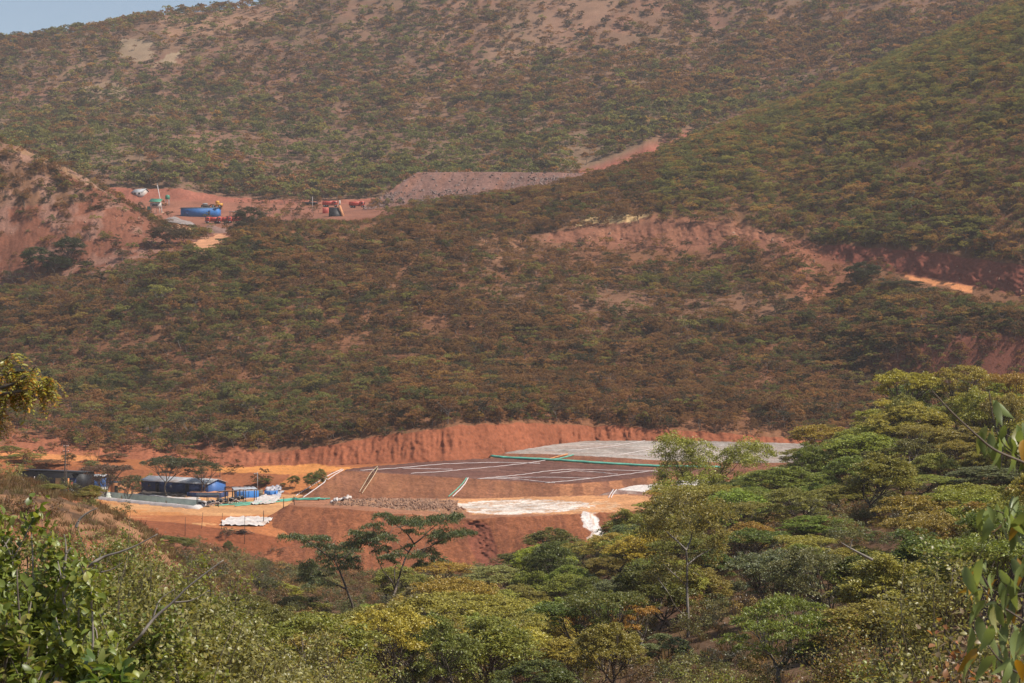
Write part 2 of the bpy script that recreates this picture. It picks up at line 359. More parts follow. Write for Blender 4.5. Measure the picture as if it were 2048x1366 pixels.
# Fritsch-Carlson slopes
h = np.diff(BY, axis=0); dl = np.diff(BZ, axis=0) / h
m = np.zeros_like(BZ); m[0] = dl[0]; m[-1] = dl[-1]
same = dl[:-1] * dl[1:] > 0
w1 = 2 * h[1:] + h[:-1]; w2 = h[1:] + 2 * h[:-1]
with np.errstate(divide='ignore', invalid='ignore'):
    hm = (w1 + w2) / (w1 / dl[:-1] + w2 / dl[1:])
m[1:-1] = np.where(same, hm, 0)
for k in range(len(BR)): m[k] = blur(m[k], 9)
gY, gZ, gS, gA, gT = [], [], [], [], []
for k, n in enumerate(ROWS):
    for i in range(n + (1 if k == len(ROWS) - 1 else 0)):
        t = i / n
        h00 = 2 * t ** 3 - 3 * t ** 2 + 1; h10 = t ** 3 - 2 * t ** 2 + t; h01 = -2 * t ** 3 + 3 * t ** 2; h11 = t ** 3 - t ** 2
        if k in (12, 16):   # banks stay straight
            z = BZ[k] * (1 - t) + BZ[k + 1] * t
        else:
            z = h00 * BZ[k] + h10 * h[k] * m[k] + h01 * BZ[k + 1] + h11 * h[k] * m[k + 1]
        gY.append(BY[k] + t * h[k]); gZ.append(z)
        gS.append(k); gT.append(t); gA.append(AMP[k] * (1 - t) + AMP[k + 1] * t)
GY = np.array(gY); GZ = np.array(gZ); GS = np.array(gS); GT = np.array(gT); GA = np.array(gA)[:, None]
U = (cols - CX) / F
GX = U[None, :] * GY
# relief
nat = fbm(GX / 38, GY / 38, 3, 4)
big = fbm(GX / 170, GY / 330, 9, 3)
ridg = 1 - 2 * np.abs(fbm((GX + GY * 0.2) / 90, GY / 500, 21, 3))
far = np.clip((GY - 900) / 250, 0, 1)
GZ = GZ + GA * (nat * (1 - far) + far * (0.55 * big + 0.55 * ridg - 0.2 + 0.25 * nat))
GZ += np.clip(GY / 120, 0.1, 1) * 0.12 * fbm(GX / 2.2, GY / 2.2, 5, 3)
# the lined pond is dug into the working ground
pond_xy = [P(196, 998, 381)[:2], P(392, 1021, 359)[:2], P(412, 1010, 371)[:2], P(216, 991, 393)[:2]]
pc_ = np.mean(pond_xy, 0); POND_IN = [tuple(pc_ + (q - pc_) * .93) for q in pond_xy]
# ragged natural edges along the breaks of slope
base = np.r_[0, np.cumsum(ROWS)]
for k, wl, amp in ((4, 60, 8), (13, 22, 5), (16, 40, 3), (17, 26, 6), (18, 60, 6), (20, 40, 8), (24, 30, 5), (26, 40, 7), (11, 50, 3), (12, 60, 2)):
    e = amp * fbm(cols / wl, np.full(nc, k * 7.3), 40 + k, 4)
    ri = np.arange(GY.shape[0])
    lo = ROWS[k - 1] * .3; hi = (ROWS[k] if k < len(ROWS) else 8) * .3
    w = np.where(ri < base[k], np.exp(-((ri - base[k]) / lo) ** 2), np.exp(-((ri - base[k]) / hi) ** 2))
    GZ -= w[:, None] * e[None, :] / F * GY
GZ = np.where(inpoly(GX, GY, POND_IN), GZ - 3.2, GZ)
# ribs and gullies worn into the cut faces
for k, amp, wl in ((12, 1.5, 1.7), (16, 1.5, 3.2), (19, 1.2, 5.0), (23, 0.8, 3.0)):
    r = np.where(GS == k)[0]
    tt = GT[r][:, None]
    zz = GZ[r]; rib = fbm(GX[r] / wl + 0.35 * fbm(GX[r] / 2, zz / 2, 2, 2), np.full_like(GX[r], k) + zz * 0.10, 60 + k, 4) + .45 * fbm(GX[r] / (wl * .35), zz / 2.5, 160 + k, 3) + .35 * fbm(GX[r] / .7, zz / .9, 170 + k, 3)
    win = np.sin(np.clip(tt, 0, 1) * math.pi) ** 0.6
    GY[r] = GY[r] + amp * rib * win
    GX[r] = U[None, :] * GY[r]
GPX = np.broadcast_to(cols[None, :], GX.shape)
GPY = CY - GZ / GY * F

# soil colours by zone; the right-hand bank and slope also carry painted shade
C_ = lambda *v: np.array(v, np.float32)
GC = np.zeros(GX.shape + (3,), np.float32)
zonecol = {0: C_(.12, .075, .042), 1: C_(.12, .075, .042), 2: C_(.12, .072, .04), 3: C_(.105, .06, .034), 4: C_(.105, .055, .03), 5: C_(.125, .064, .034), 6: C_(.24, .09, .045),
           7: C_(.21, .068, .03), 8: C_(.36, .13, .05), 9: C_(.46, .19, .065), 10: C_(.26, .09, .038), 11: C_(.30, .105, .038), 12: C_(.255, .083, .04), 13: C_(.19, .08, .038),
           14: C_(.165, .072, .036), 15: C_(.165, .072, .036), 16: C_(.17, .072, .036), 17: C_(.145, .068, .034), 18: C_(.15, .068, .034), 19: C_(.175, .066, .038), 20: C_(.175, .066, .038), 21: C_(.22, .09, .055),
           22: C_(.25, .10, .06), 23: C_(.27, .095, .06), 24: C_(.16, .088, .052), 25: C_(.17, .092, .056), 26: C_(.21, .11, .07), 27: C_(.25, .13, .08)}
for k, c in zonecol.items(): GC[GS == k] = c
def paint(mask, col, a=1.0):
    mk = (mask * a)[..., None] if mask.dtype != bool else (mask.astype(np.float32) * a)[..., None]
    GC[:] = GC * (1 - mk) + np.array(col, np.float32) * mk
wob = lambda amp, wl, s: amp * fbm(GX / wl, GY / wl, s, 3)
px_, py_ = GPX + wob(14, 9, 71), GPY + wob(7, 9, 72)
S2 = np.broadcast_to(GS[:, None], GX.shape)
ptch = np.clip((fbm(GX / 16, GY / 16, 31, 4) - 0.05) * 4, 0, 1)
hillm = (S2 >= 13) & (S2 <= 17)
paint((hillm * np.clip((fbm(GX / 12, GY / 20, 33, 4) - 0.0) * 3, 0, 1)), (.175, .088, .045), 0.45)            # dry grass
paint(((S2 >= 24) * ptch), (.21, .095, .06), 0.6)
paint(((S2 >= 24) * np.clip((fbm(GX / 60, GY / 120, 35, 4)) * 3, 0, 1)), (.19, .125, .072), 0.5)
paint((S2 <= 4) * np.clip(fbm(GX / 7, GY / 7, 37, 4) * 3 + .3, 0, 1), (.16, .095, .052), 0.75)
knoll = inpoly(px_, py_, [(-400, 900), (60, 930), (230, 1000), (330, 1050), (420, 1120), (-400, 1300)]) & (S2 <= 5)
paint(knoll & (fbm(GX / 9, GY / 9, 39, 4) > -0.05), (.30, .15, .075), 0.8)
paint(knoll & (fbm(GX / 6, GY / 6, 43, 4) > 0.22), (.34, .125, .06), 0.9)
# pale rocky scars near the far ridge and down the far slope
for poly, c, a in (([(240, 75), (300, 80), (305, 115), (270, 125), (235, 110)], (.28, .20, .125), .7), ([(330, 110), (365, 95), (350, 125), (300, 135)], (.30, .22, .135), .7),
                   ([(160, 180), (220, 160), (260, 175), (240, 195)], (.25, .165, .10), .7), ([(300, 25), (480, 15), (600, 0), (560, 30), (430, 70), (330, 70)], (.27, .145, .085), .8),
                   ([(900, 0), (950, 0), (920, 60), (880, 110), (860, 90)], (.25, .135, .085), .7), ([(680, 60), (720, 40), (700, 100)], (.25, .135, .085), .6), ([(1060, 0), (1240, 0), (1180, 60), (1080, 120), (980, 180), (960, 130)], (.24, .135, .085), .55),
                   ([(760, 200), (900, 180), (860, 240), (770, 250)], (.22, .12, .075), .5), ([(570, 235), (590, 232), (600, 255), (575, 258)], (.26, .12, .075), .8)):
    paint(inpoly(px_, py_, poly) & (S2 >= 24), c, a)
# left spur: scree, brown grass on its shoulder, pale ledges along the crest
sp = (S2 >= 19) & (S2 <= 20) & (GPX < 420)
paint(sp & inpoly(px_, py_, [(-400, 200), (0, 280), (130, 350), (180, 400), (120, 410), (0, 415), (-400, 420)]), (.15, .078, .042), .9)
paint(sp & inpoly(px_, py_, [(20, 275), (150, 335), (260, 395), (250, 405), (140, 352), (30, 300)]), (.24, .145, .075), .7)
paint((sp * np.clip(fbm(GX / 5, GY / 5, 47, 4) * 3, 0, 1)), (.27, .15, .11), .6)
# bench under the upper mine, tracks
trk = {
 'bench': [(370, 500), (395, 480), (440, 468), (475, 478), (450, 500), (400, 515)],
 'mid road': [(440, 936), (700, 930), (760, 936), (690, 943), (600, 950), (520, 946), (430, 944)],
 'left track': [(-300, 885), (60, 905), (200, 908), (205, 921), (90, 922), (-300, 912)],
 'upper right road': [(1815, 540), (1850, 549), (1950, 570), (1950, 586), (1880, 573), (1815, 557)],
 'slope track': [(540, 978), (575, 950), (640, 945), (700, 940), (690, 952), (600, 985)],
}
paint(inpoly(px_, py_, trk['bench']) & (S2 >= 17) & (S2 <= 20), (.52, .25, .13), .95)
paint(inpoly(px_, py_, trk['mid road']) & (S2 >= 10) & (S2 <= 12), (.52, .21, .06), .95)
paint(inpoly(px_, py_, trk['slope track']) & (S2 >= 10) & (S2 <= 11), (.46, .17, .055), .8)
paint(inpoly(px_, py_, trk['left track']) & (S2 >= 10) & (S2 <= 12), (.50, .20, .07), .95)
paint(inpoly(px_, py_, trk['upper right road']) & (S2 >= 15) & (S2 <= 16), (.55, .22, .09), .95)
# raw cuts on the middle hill
cutm = ((S2 == 16) & (px_ > 1060))
paint(cutm, (.215, .085, .05), .95)
paint(cutm & (px_ > 1180) & (px_ < 1590) & (fbm(GX / 6, GY / 4, 51, 3) > .12), (.36, .16, .085), .8)
paint(cutm & (px_ > 1640), (.20, .062, .04), .9)  # right end of the cut: its shade is put into a darker red
paint(inpoly(px_, py_, [(1060, 478), (1200, 440), (1420, 432), (1560, 468), (1620, 500), (1560, 520), (1400, 505), (1250, 500)]) & (S2 >= 15) & (S2 <= 17), (.23, .095, .055), .7)
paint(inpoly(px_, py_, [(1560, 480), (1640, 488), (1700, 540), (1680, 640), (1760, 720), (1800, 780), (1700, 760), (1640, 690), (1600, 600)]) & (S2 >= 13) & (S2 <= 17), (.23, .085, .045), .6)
paint(inpoly(px_, py_, [(1660, 690), (1750, 640), (2100, 620), (2400, 640), (2400, 800), (1700, 780)]) & (S2 >= 13) & (S2 <= 15), (.165, .058, .038), .9)  # shaded slope on the right, shade painted as deeper red soil
paint(inpoly(px_, py_, [(1180, 432), (1260, 424), (1310, 432), (1250, 444), (1150, 455)]) & (S2 == 17), (.50, .34, .16), .8)
paint(inpoly(px_, py_, [(960, 470), (1100, 460), (1080, 500), (960, 560), (900, 540)]) & hillm, (.20, .105, .058), .5)
paint(inpoly(px_, py_, [(1000, 560), (1400, 540), (1600, 600), (1500, 680), (1000, 660)]) & hillm, (.18, .10, .06), .5)
# red gully road between the right hill and the far hill
gul = inpoly(px_, py_, [(1150, 344), (1200, 325), (1290, 298), (1400, 262), (1400, 285), (1300, 325), (1230, 352), (1160, 358)]) & (S2 >= 20) & (S2 <= 24)
paint(gul, (.26, .085, .055), .95)
# bared red earth above the left track
paint(inpoly(px_, py_, [(20, 850), (110, 830), (200, 850), (330, 880), (480, 880), (600, 880), (560, 930), (200, 915), (0, 905)]) & (S2 >= 12) & (S2 <= 13) & (fbm(GX / 8, GY / 8, 53, 3) > -0.15), (.29, .10, .05), .85)
# working ground beside the ponds
paint(inpoly(px_, py_, [(180, 985), (640, 985), (640, 1030), (540, 1032), (420, 1032), (250, 1012)]) & (S2 >= 8) & (S2 <= 10), (.46, .235, .105), .9)
paint((S2 >= 8) & (S2 <= 9) & (fbm(GX / 10, GY / 3, 55, 4) > .15), (.55, .30, .13), .6)

# cells: which set each belongs to
cs = S2[:-1, :-1]; cpx = (GPX[:-1, :-1] + GPX[1:, 1:]) / 2; cpy = (GPY[:-1, :-1] + GPY[1:, 1:]) / 2; cpx_ = px_[:-1, :-1]; cpy_ = py_[:-1, :-1]
zone = np.zeros(cs.shape, np.int8)                              # 0 ground
zone[cs >= 13] = 1                                              # middle hill
zone[(cs >= 17) & (cs <= 23) & (cpx > 1330 - (cpy - 300) * .2)] = 2   # right hill
zone[(cs >= 19) & (cs <= 20) & (cpx < 420)] = 3                 # scree spur
zone[(cs >= 20) & (cs <= 23) & (cpx <= 1180) & ~((cs == 20) & (cpx < 420))] = 4     # upper mine yard
zone[cs >= 24] = 5                                              # far hill
zone[(cs == 12) & (cpx > 420)] = 6                              # cut bank of the pads
zone[(cs == 16) & (cpx > 1060)] = 7                             # raw cut of the hill bench
zone[gul[:-1, :-1]] = 8
for k in trk:
    lo, hi = {'bench': (17, 20), 'mid road': (10, 12), 'slope track': (10, 11), 'left track': (10, 12), 'upper right road': (15, 16)}[k]
    zone[inpoly(cpx_, cpy_, trk[k]) & (cs >= lo) & (cs <= hi)] = 8
NAMES = {0: ('ground', 'near slope and valley floor of dry grass and red soil', 'ground'), 1: ('hill', 'brown wooded hill behind the ore pads', 'hill'), 2: ('hill', 'greener wooded hill rising to the right behind the road cut', 'hill'),
         3: ('scree_slope', 'steep red scree spur at the left edge', 'slope'), 4: ('mine_yard_ground', 'red bare yard of the upper mine around the blue shed', 'ground'), 5: ('hill', 'high hazy far hill closing the valley under the sky', 'hill'),
         6: ('cut_bank', 'ribbed red earth bank cut behind the ore pads', 'bank'), 7: ('cut_bank', 'raw red cut along the bench and road of the hill', 'bank'), 8: ('dirt_road', 'orange dirt tracks between pads, sheds and hill cuts', 'road')}
rr, cc = np.meshgrid(np.arange(GX.shape[0] - 1), np.arange(nc - 1), indexing='ij')
i00 = rr * nc + cc
QUADS = np.stack([i00, i00 + 1, i00 + nc + 1, i00 + nc], -1)
VV = np.stack([GX, GY, GZ], -1).reshape(-1, 3)
CCOL = GC.reshape(-1, 3)
SOLID = []
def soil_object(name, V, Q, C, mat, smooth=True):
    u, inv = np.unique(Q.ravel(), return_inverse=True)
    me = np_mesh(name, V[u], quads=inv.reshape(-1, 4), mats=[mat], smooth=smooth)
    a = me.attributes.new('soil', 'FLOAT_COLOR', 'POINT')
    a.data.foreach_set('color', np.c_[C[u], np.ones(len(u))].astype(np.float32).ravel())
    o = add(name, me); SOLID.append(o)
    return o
for z, (nm, lab, cat) in NAMES.items():
    q = QUADS[zone == z]
    if len(q): tag(soil_object(nm, VV, q, CCOL, M['soil']), lab, cat, kind='structure')

# ------------------------------------------------------------------ heaps: lofts through surveyed edges
def loft(lines, ncol, nrow, amp=0.15, wl=1.6, seed=1, skirt=3.0):
    ls = [resample(np.array([P(*p) for p in l]), ncol) for l in lines]
    rows = []
    for a in range(len(ls) - 1):
        for i in range(nrow[a]):
            t = i / nrow[a]; rows.append(ls[a] * (1 - t) + ls[a + 1] * t)
    rows.append(ls[-1])
    G = np.array(rows)
    d = amp * fbm(G[..., 0] / wl, G[..., 1] / wl, seed, 4) + 0.35 * amp * fbm(G[..., 0] / .5, G[..., 1] / .5, seed + 5, 3)
    # rills running down the faces
    rw = np.concatenate([np.full(n, 1.0 if k == 0 else 0.0) for k, n in enumerate(nrow)] + [np.zeros(1)])[:, None]
    sk_ = G[..., 0] + .35 * G[..., 2] + .5 * fbm(G[..., 0] / 3, G[..., 2] / 3, seed + 8, 2)
    d = d + rw * (amp * .8 * fbm(sk_ / (wl * .5), G[..., 2] / 9, seed + 9, 4) + amp * .5 * fbm(G[..., 0] / .8, G[..., 2] / .8, seed + 10, 3))
    G = G.copy(); G[..., 2] += d
    c = G.mean((0, 1))
    def drop(e):
        e = e.copy(); v = e - c; v[..., 2] = 0
        e += v / (np.linalg.norm(v, axis=-1, keepdims=True) + 1e-6) * 0.8; e[..., 2] -= skirt; return e
    G = np.concatenate([drop(G[:1]), G, drop(G[-1:])], 0)
    G = np.concatenate([drop(G[:, :1]), G, drop(G[:, -1:])], 1)
    return G

def heap(parts, name, label, cat, kind=None):
    """parts: grid, colours, and which cells become which object"""
    G, C, zones, names = parts
    C = C * (1 + .30 * fbm(G[..., 0] / .45, (G[..., 1] + G[..., 2]) / .45, 901, 3) + .22 * fbm(G[..., 0] / 2.4, (G[..., 1] + G[..., 2]) / 1.1, 903, 4))[..., None]
    C = np.clip(C, .01, .9).astype(np.float32)
    r, c = G.shape[:2]
    a, b = np.meshgrid(np.arange(r - 1), np.arange(c - 1), indexing='ij')
    i = a * c + b
    Q = np.stack([i, i + 1, i + c + 1, i + c], -1)
    out = []
    for z, (nm, lb, ct, kd) in names.items():
        q = Q[zones[:-1, :-1] == z]
        if len(q): out.append(tag(soil_object(nm, G.reshape(-1, 3), q, C.reshape(-1, 3), M['heap']), lb, ct, kind=kd))
    return out

def pxy(G): return CX + F * G[..., 0] / G[..., 1], CY - F * G[..., 2] / G[..., 1]
def mixto(C, m, col, a=1.0):
    m = (m.astype(np.float32) * a)[..., None]; C[:] = C * (1 - m) + np.array(col, np.float32) * m

# front dump with the flat working platform on top
G = loft([[(385, 1122, 322), (480, 1150, 322), (600, 1162, 322), (800, 1165, 322), (950, 1160, 322), (1150, 1142, 322), (1330, 1110, 326)],
          [(575, 1011, 350), (600, 1014, 346), (660, 1016, 344), (740, 1022, 342), (850, 1032, 340), (950, 1037, 339), (1080, 1032, 340), (1180, 1027, 342), (1270, 1022, 345), (1360, 1012, 350)],
          [(588, 1003, 366), (640, 1000, 374), (800, 996, 383), (950, 996, 387), (1180, 990, 390), (1360, 987, 392)]], 420, [110, 60], amp=.22, wl=3.0, seed=4)
x, y = pxy(G)
# a slumped gully near the tree tops
gx = (x - 955 - (y - 1060) * .35) / 26
inn = np.exp(-gx ** 2) * np.clip((y - 1040) / 12, 0, 1) * np.clip((1150 - y) / 40, 0, 1)
G[..., 1] += 1.6 * inn * (0.6 + 0.8 * vnoise(x / 6, y / 5, 4)); x, y = pxy(G)
C = np.zeros(G.shape, np.float32) + C_(.225, .08, .036)
nz = fbm(G[..., 0] / 4, G[..., 2] / 4, 12, 4); n2 = fbm(G[..., 0] / 1.2, G[..., 2] / 5, 14, 3)
mixto(C, np.clip(nz * 2.5, 0, 1), (.225, .08, .037), .7)
n3 = fbm((G[..., 0] + G[..., 2] * .9) / .9, (G[..., 2] - G[..., 0] * .3) / 7, 17, 3); mixto(C, np.clip(n2 * 3, 0, 1), (.14, .05, .027), .6); mixto(C, np.clip(n3 * 3, 0, 1), (.27, .095, .042), .55)
mixto(C, (inn > .35), (.17, .055, .035), .7)  # shade of the gully hollow painted into the soil colour
top = (G[..., 1] > np.interp(x, [575, 740, 950, 1180, 1360], [350, 342, 339, 342, 350]) - .2)
mixto(C, top, (.30, .135, .075), .9)
wy = y + 3 * fbm(G[..., 0] / 3, G[..., 1] / 3, 15, 3); wx = x + 14 * fbm(G[..., 0] / 3, G[..., 1] / 3, 16, 3)
mixto(C, top & inpoly(wx, wy, [(880, 998), (1260, 990), (1370, 1000), (1360, 1018), (1250, 1026), (950, 1030)]), (.52, .25, .11), .9)
white = top & inpoly(wx, wy, [(905, 1008), (960, 1002), (1060, 999), (1170, 1004), (1190, 1013), (1120, 1024), (1000, 1029), (945, 1026), (925, 1016)])
streak = top & inpoly(wx, wy, [(1040, 1000), (1240, 1004), (1240, 1024), (1080, 1026)]) & (fbm(G[..., 0] / 4, G[..., 1] / .8, 18, 3) > .08)
mixto(C, white, (.56, .46, .38)); mixto(C, white & (fbm(G[..., 0] / 2.5, G[..., 1] / .7, 19, 4) > .0), (.64, .55, .47)); mixto(C, white & (fbm(G[..., 0] / 3.5, G[..., 1] / .9, 22, 4) > .22), (.46, .27, .16)); mixto(C, streak & ~white, (.55, .36, .22), .8)
spx = wx - (y - 1028) * .55
spill = (y > 1020) & (y < 1078) & ~top & (spx > 1158 - (y - 1028) * .1) & (spx < 1192 - (y - 1028) * .25)
spill |= top & inpoly(wx, wy, [(1160, 1024), (1195, 1024), (1200, 1034), (1160, 1034)])
mixto(C, spill, (.60, .53, .48)); mixto(C, spill & (fbm(G[..., 0] / .8, G[..., 2] / 2, 23, 3) > .2), (.44, .30, .22))
zn = np.zeros(C.shape[:2], np.int8); zn[white] = 1; zn[spill] = 2
heap((G, C, zn, {0: ('earth_dump', 'long red-brown dump face with flat top in front of the ore pads', 'dump', None),
                 1: ('white_lime_patch', 'bleached white patch spread on the flat top of the dump', 'lime patch', 'structure'),
                 2: ('white_lime_spill', 'white tongue spilled over the edge of the dump face', 'lime spill', 'structure')}), '', '', '')

# middle ore pad
G = loft([[(585, 1003, 378), (620, 1004, 378), (700, 1000, 382), (850, 997, 386), (950, 996, 388), (1180, 993, 390), (1350, 990, 392)],
          [(690, 940, 393), (760, 944, 395), (850, 950, 396), (960, 957, 397), (1060, 964, 397), (1130, 967, 397), (1230, 960, 405), (1350, 944, 420)],
          [(694, 938, 395), (760, 931, 406), (850, 924, 416), (985, 916, 427), (1150, 926, 427), (1310, 936, 428), (1470, 938, 430)]], 400, [70, 60], amp=.16, wl=1.6, seed=24)
x, y = pxy(G)
edge = np.interp(x, [690, 850, 960, 1130, 1230, 1350], [941, 951, 958, 968, 961, 945])
C = np.zeros(G.shape, np.float32) + C_(.215, .088, .045)
mixto(C, np.clip(fbm(G[..., 0] / 3, G[..., 2] / 3, 28, 4) * 2.5, 0, 1), (.27, .115, .055), .7)
mixto(C, np.clip(fbm(G[..., 0] / 1.5, G[..., 2] / 6, 29, 3) * 3, 0, 1), (.165, .07, .042), .5)
mixto(C, (x > 1120) & (y > 955) & (fbm(G[..., 0] / 2, G[..., 2] / 2, 30, 3) > -.2), (.33, .14, .065), .8)
topm = y < edge + .5
mixto(C, topm, (.125, .056, .042), .95)
mixto(C, topm & (fbm(G[..., 0] / 6, G[..., 1] / 2, 31, 3) > .1), (.16, .08, .06), .7)
mixto(C, topm & (fbm(G[..., 0] / 9, G[..., 1] / .8, 35, 3) > .25), (.10, .048, .038), .7)
heap((G, C, np.zeros(C.shape[:2], np.int8), {0: ('ore_heap', 'flat-topped dark brown ore heap with white hoses and a ladder on its side', 'ore heap', None)}), '', '', '')

# upper grey pad
G = loft([[(975, 917, 427.5), (1040, 917, 428), (1150, 927, 427.5), (1310, 937, 428.5), (1480, 940, 430), (1640, 940, 432)],
          [(1012, 905, 433), (1100, 907, 434), (1240, 914, 434), (1330, 920, 434), (1480, 924, 435), (1640, 924, 436)],
          [(1040, 900, 440), (1100, 890, 454), (1180, 881, 463), (1400, 882, 464), (1500, 884, 464), (1640, 888, 464)]], 360, [30, 60], amp=.12, wl=1.6, seed=44)
x, y = pxy(G)
edge = np.interp(x, [1012, 1100, 1240, 1330, 1480, 1640], [906, 908, 915, 921, 925, 925])
C = np.zeros(G.shape, np.float32) + C_(.21, .085, .045)
mixto(C, np.clip(fbm(G[..., 0] / 2, G[..., 2] / 2, 48, 4) * 2.5, 0, 1), (.16, .07, .045), .7)
topm = y < edge + .5
mixto(C, topm, (.30, .25, .21), .95)
mixto(C, topm & (fbm(G[..., 0] / 5, G[..., 1] / 2, 49, 3) > .05), (.37, .32, .28), .7)
mixto(C, topm & (fbm(G[..., 0] / 7, G[..., 1] / 1.5, 50, 3) > .2), (.30, .21, .17), .7)
heap((G, C, np.zeros(C.shape[:2], np.int8), {0: ('ore_heap', 'pale grey topped ore heap highest against the ribbed red bank', 'ore heap', None)}), '', '', '')

# low right pad
G = loft([[(1185, 994, 388.6), (1260, 996, 388.6), (1330, 999, 388.6), (1450, 1000, 388.6)],
          [(1236, 979, 393), (1290, 983, 392.5), (1330, 987, 392), (1450, 990, 392)],
          [(1262, 972, 400), (1330, 963, 409), (1380, 960, 412), (1450, 960, 414)]], 160, [24, 30], amp=.1, wl=1.2, seed=64)
x, y = pxy(G)
edge = np.interp(x, [1236, 1290, 1330, 1450], [979.5, 983.5, 987.5, 990])
C = np.zeros(G.shape, np.float32) + C_(.24, .17, .14)
mixto(C, np.clip(fbm(G[..., 0] / 1, G[..., 2] / 1, 68, 4) * 3, 0, 1), (.17, .09, .07), .8)
mixto(C, y < edge, (.56, .50, .45), .95)
heap((G, C, np.zeros(C.shape[:2], np.int8), {0: ('ore_heap', 'low ore heap with whitish top half hidden by the tall green tree', 'ore heap', None)}), '', '', '')

# gravel bank lying on the dump platform
G = loft([[(650, 1010, 356), (760, 1016, 352), (860, 1020, 350), (930, 1021, 350)],
          [(690, 1001, 359), (760, 1003, 357), (850, 1006, 355), (905, 1010, 354)],
          [(690, 999, 371), (760, 998, 374), (850, 998, 377), (915, 1002, 374)]], 120, [14, 14], amp=.3, wl=1.2, seed=84, skirt=1.5)
C = np.zeros(G.shape, np.float32) + C_(.30, .155, .085)
mixto(C, np.clip(fbm(G[..., 0] / 1, G[..., 1] / 1, 88, 4) * 3, 0, 1), (.25, .155, .105), .9)
gravel_grid = G
heap((G, C, np.zeros(C.shape[:2], np.int8), {0: ('gravel_bank', 'low bank of coarse gravel between dump edge and brown heap', 'gravel bank', None)}), '', '', '')

# waste rock dump of the upper mine
G = loft([[(715, 424, 850), (760, 430, 850), (850, 425, 850), (950, 415, 850), (1050, 405, 852), (1150, 392, 860), (1230, 372, 880)],
          [(830, 347, 885), (860, 346, 884), (1000, 346, 884), (1130, 347, 886), (1190, 350, 890), (1240, 356, 895)],
          [(832, 346, 905), (900, 344.5, 930), (1100, 345, 930), (1200, 349, 925), (1250, 354, 920)]], 260, [80, 10], amp=.5, wl=4, seed=104, skirt=8)
x, y = pxy(G)
C = np.zeros(G.shape, np.float32) + C_(.185, .098, .076)
mixto(C, np.clip(fbm((G[..., 0] - G[..., 2] * .6) / 7, G[..., 2] / 40, 108, 4) * 3, 0, 1), (.21, .098, .066), .9)
mixto(C, np.clip(fbm((G[..., 0] - G[..., 2] * .6) / 3, G[..., 2] / 30, 109, 3) * 3, 0, 1), (.14, .082, .068), .7)
rock_grid = G
heap((G, C, np.zeros(C.shape[:2], np.int8), {0: ('waste_rock_dump', 'wide grey-pink waste rock dump beside the upper mine trucks', 'rock dump', None)}), '', '', '')

# small stockpiles of the upper mine
def cone_heap(px, py, Y, rx, ry, hh, col, name, label, seed):
    b = P(px, py, Y)
    t = np.linspace(-1, 1, 46)
    A, B = np.meshgrid(t, t, indexing='ij')
    r = np.sqrt(A * A + B * B)
    G = np.stack([b[0] + A * rx, b[1] + B * ry, b[2] + hh * np.clip(1.05 - r, -.12, 1) ** 1.0 * 1.0], -1)
    G[..., 2] += .18 * hh * fbm(G[..., 0] / 2.2, G[..., 1] / 2.2, seed, 4)
    C = np.zeros(G.shape, np.float32) + np.array(col, np.float32)
    heap((G, C, np.zeros(C.shape[:2], np.int8), {0: (name, label, 'stockpile', None)}), '', '', '')
cone_heap(348, 449, 815, 9, 8, 3.4, (.23, .19, .175), 'stockpile', 'grey gravel cone in front of the upper blue shed', 121)
cone_heap(425, 471, 790, 13, 9, 4.0, (.21, .125, .10), 'stockpile', 'dark rubble pile below the parked red trucks', 122)
cone_heap(345, 460, 780, 9, 7, 2.8, (.40, .21, .12), 'stockpile', 'orange soil pile under the grey gravel cone', 123)

bpy.context.view_layer.update()
O0 = Vector((0, 0, 0))
def hit(px, py, dz=0.0, Y=400.0):
    d = Vector(P(px, py, 1.0)).normalized()
    best = None
    for o in SOLID:
        ok, loc, nr, fi = o.ray_cast(O0, d)
        if ok and (best is None or loc.y < best.y): best = loc
    v = np.array(best) if best is not None else P(px, py, Y)
    v[2] += dz
    return v
def gz(X, Y):
    z = -1e9
    for o in SOLID:
        ok, loc, nr, fi = o.ray_cast(Vector((X, Y, 600)), Vector((0, 0, -1)))
        if ok: z = max(z, loc.z)
    return z if z > -1e8 else -30.0
def ground(px, Y, dz=0.0):
    X = (px - CX) / F * Y
    return np.array([X, Y, gz(X, Y) + dz])

# ------------------------------------------------------------------ trees
def rand_dirs(rng, n):
    v = rng.normal(size=(n, 3)); return v / np.linalg.norm(v, axis=1)[:, None]

def leaf_quads(rng, c, ln, wd, droop=0.0, flat=0.6):
    """pointed leaf-sized faces at the centres c"""
    n = len(c)
    d = rand_dirs(rng, n); d[:, 2] = d[:, 2] * .6 - droop; d /= np.linalg.norm(d, axis=1)[:, None]
    nr = rand_dirs(rng, n); nr[:, 2] = np.abs(nr[:, 2]) + flat
    s = np.cross(d, nr); s /= np.linalg.norm(s, axis=1)[:, None] + 1e-9
    l = (ln * rng.uniform(.65, 1.35, n))[:, None] * .5; w = (wd * rng.uniform(.7, 1.3, n))[:, None] * .5
    V = np.stack([c - d * l, c + s * w - d * l * .1, c + d * l, c - s * w - d * l * .1], 1)
    return V.reshape(-1, 3)

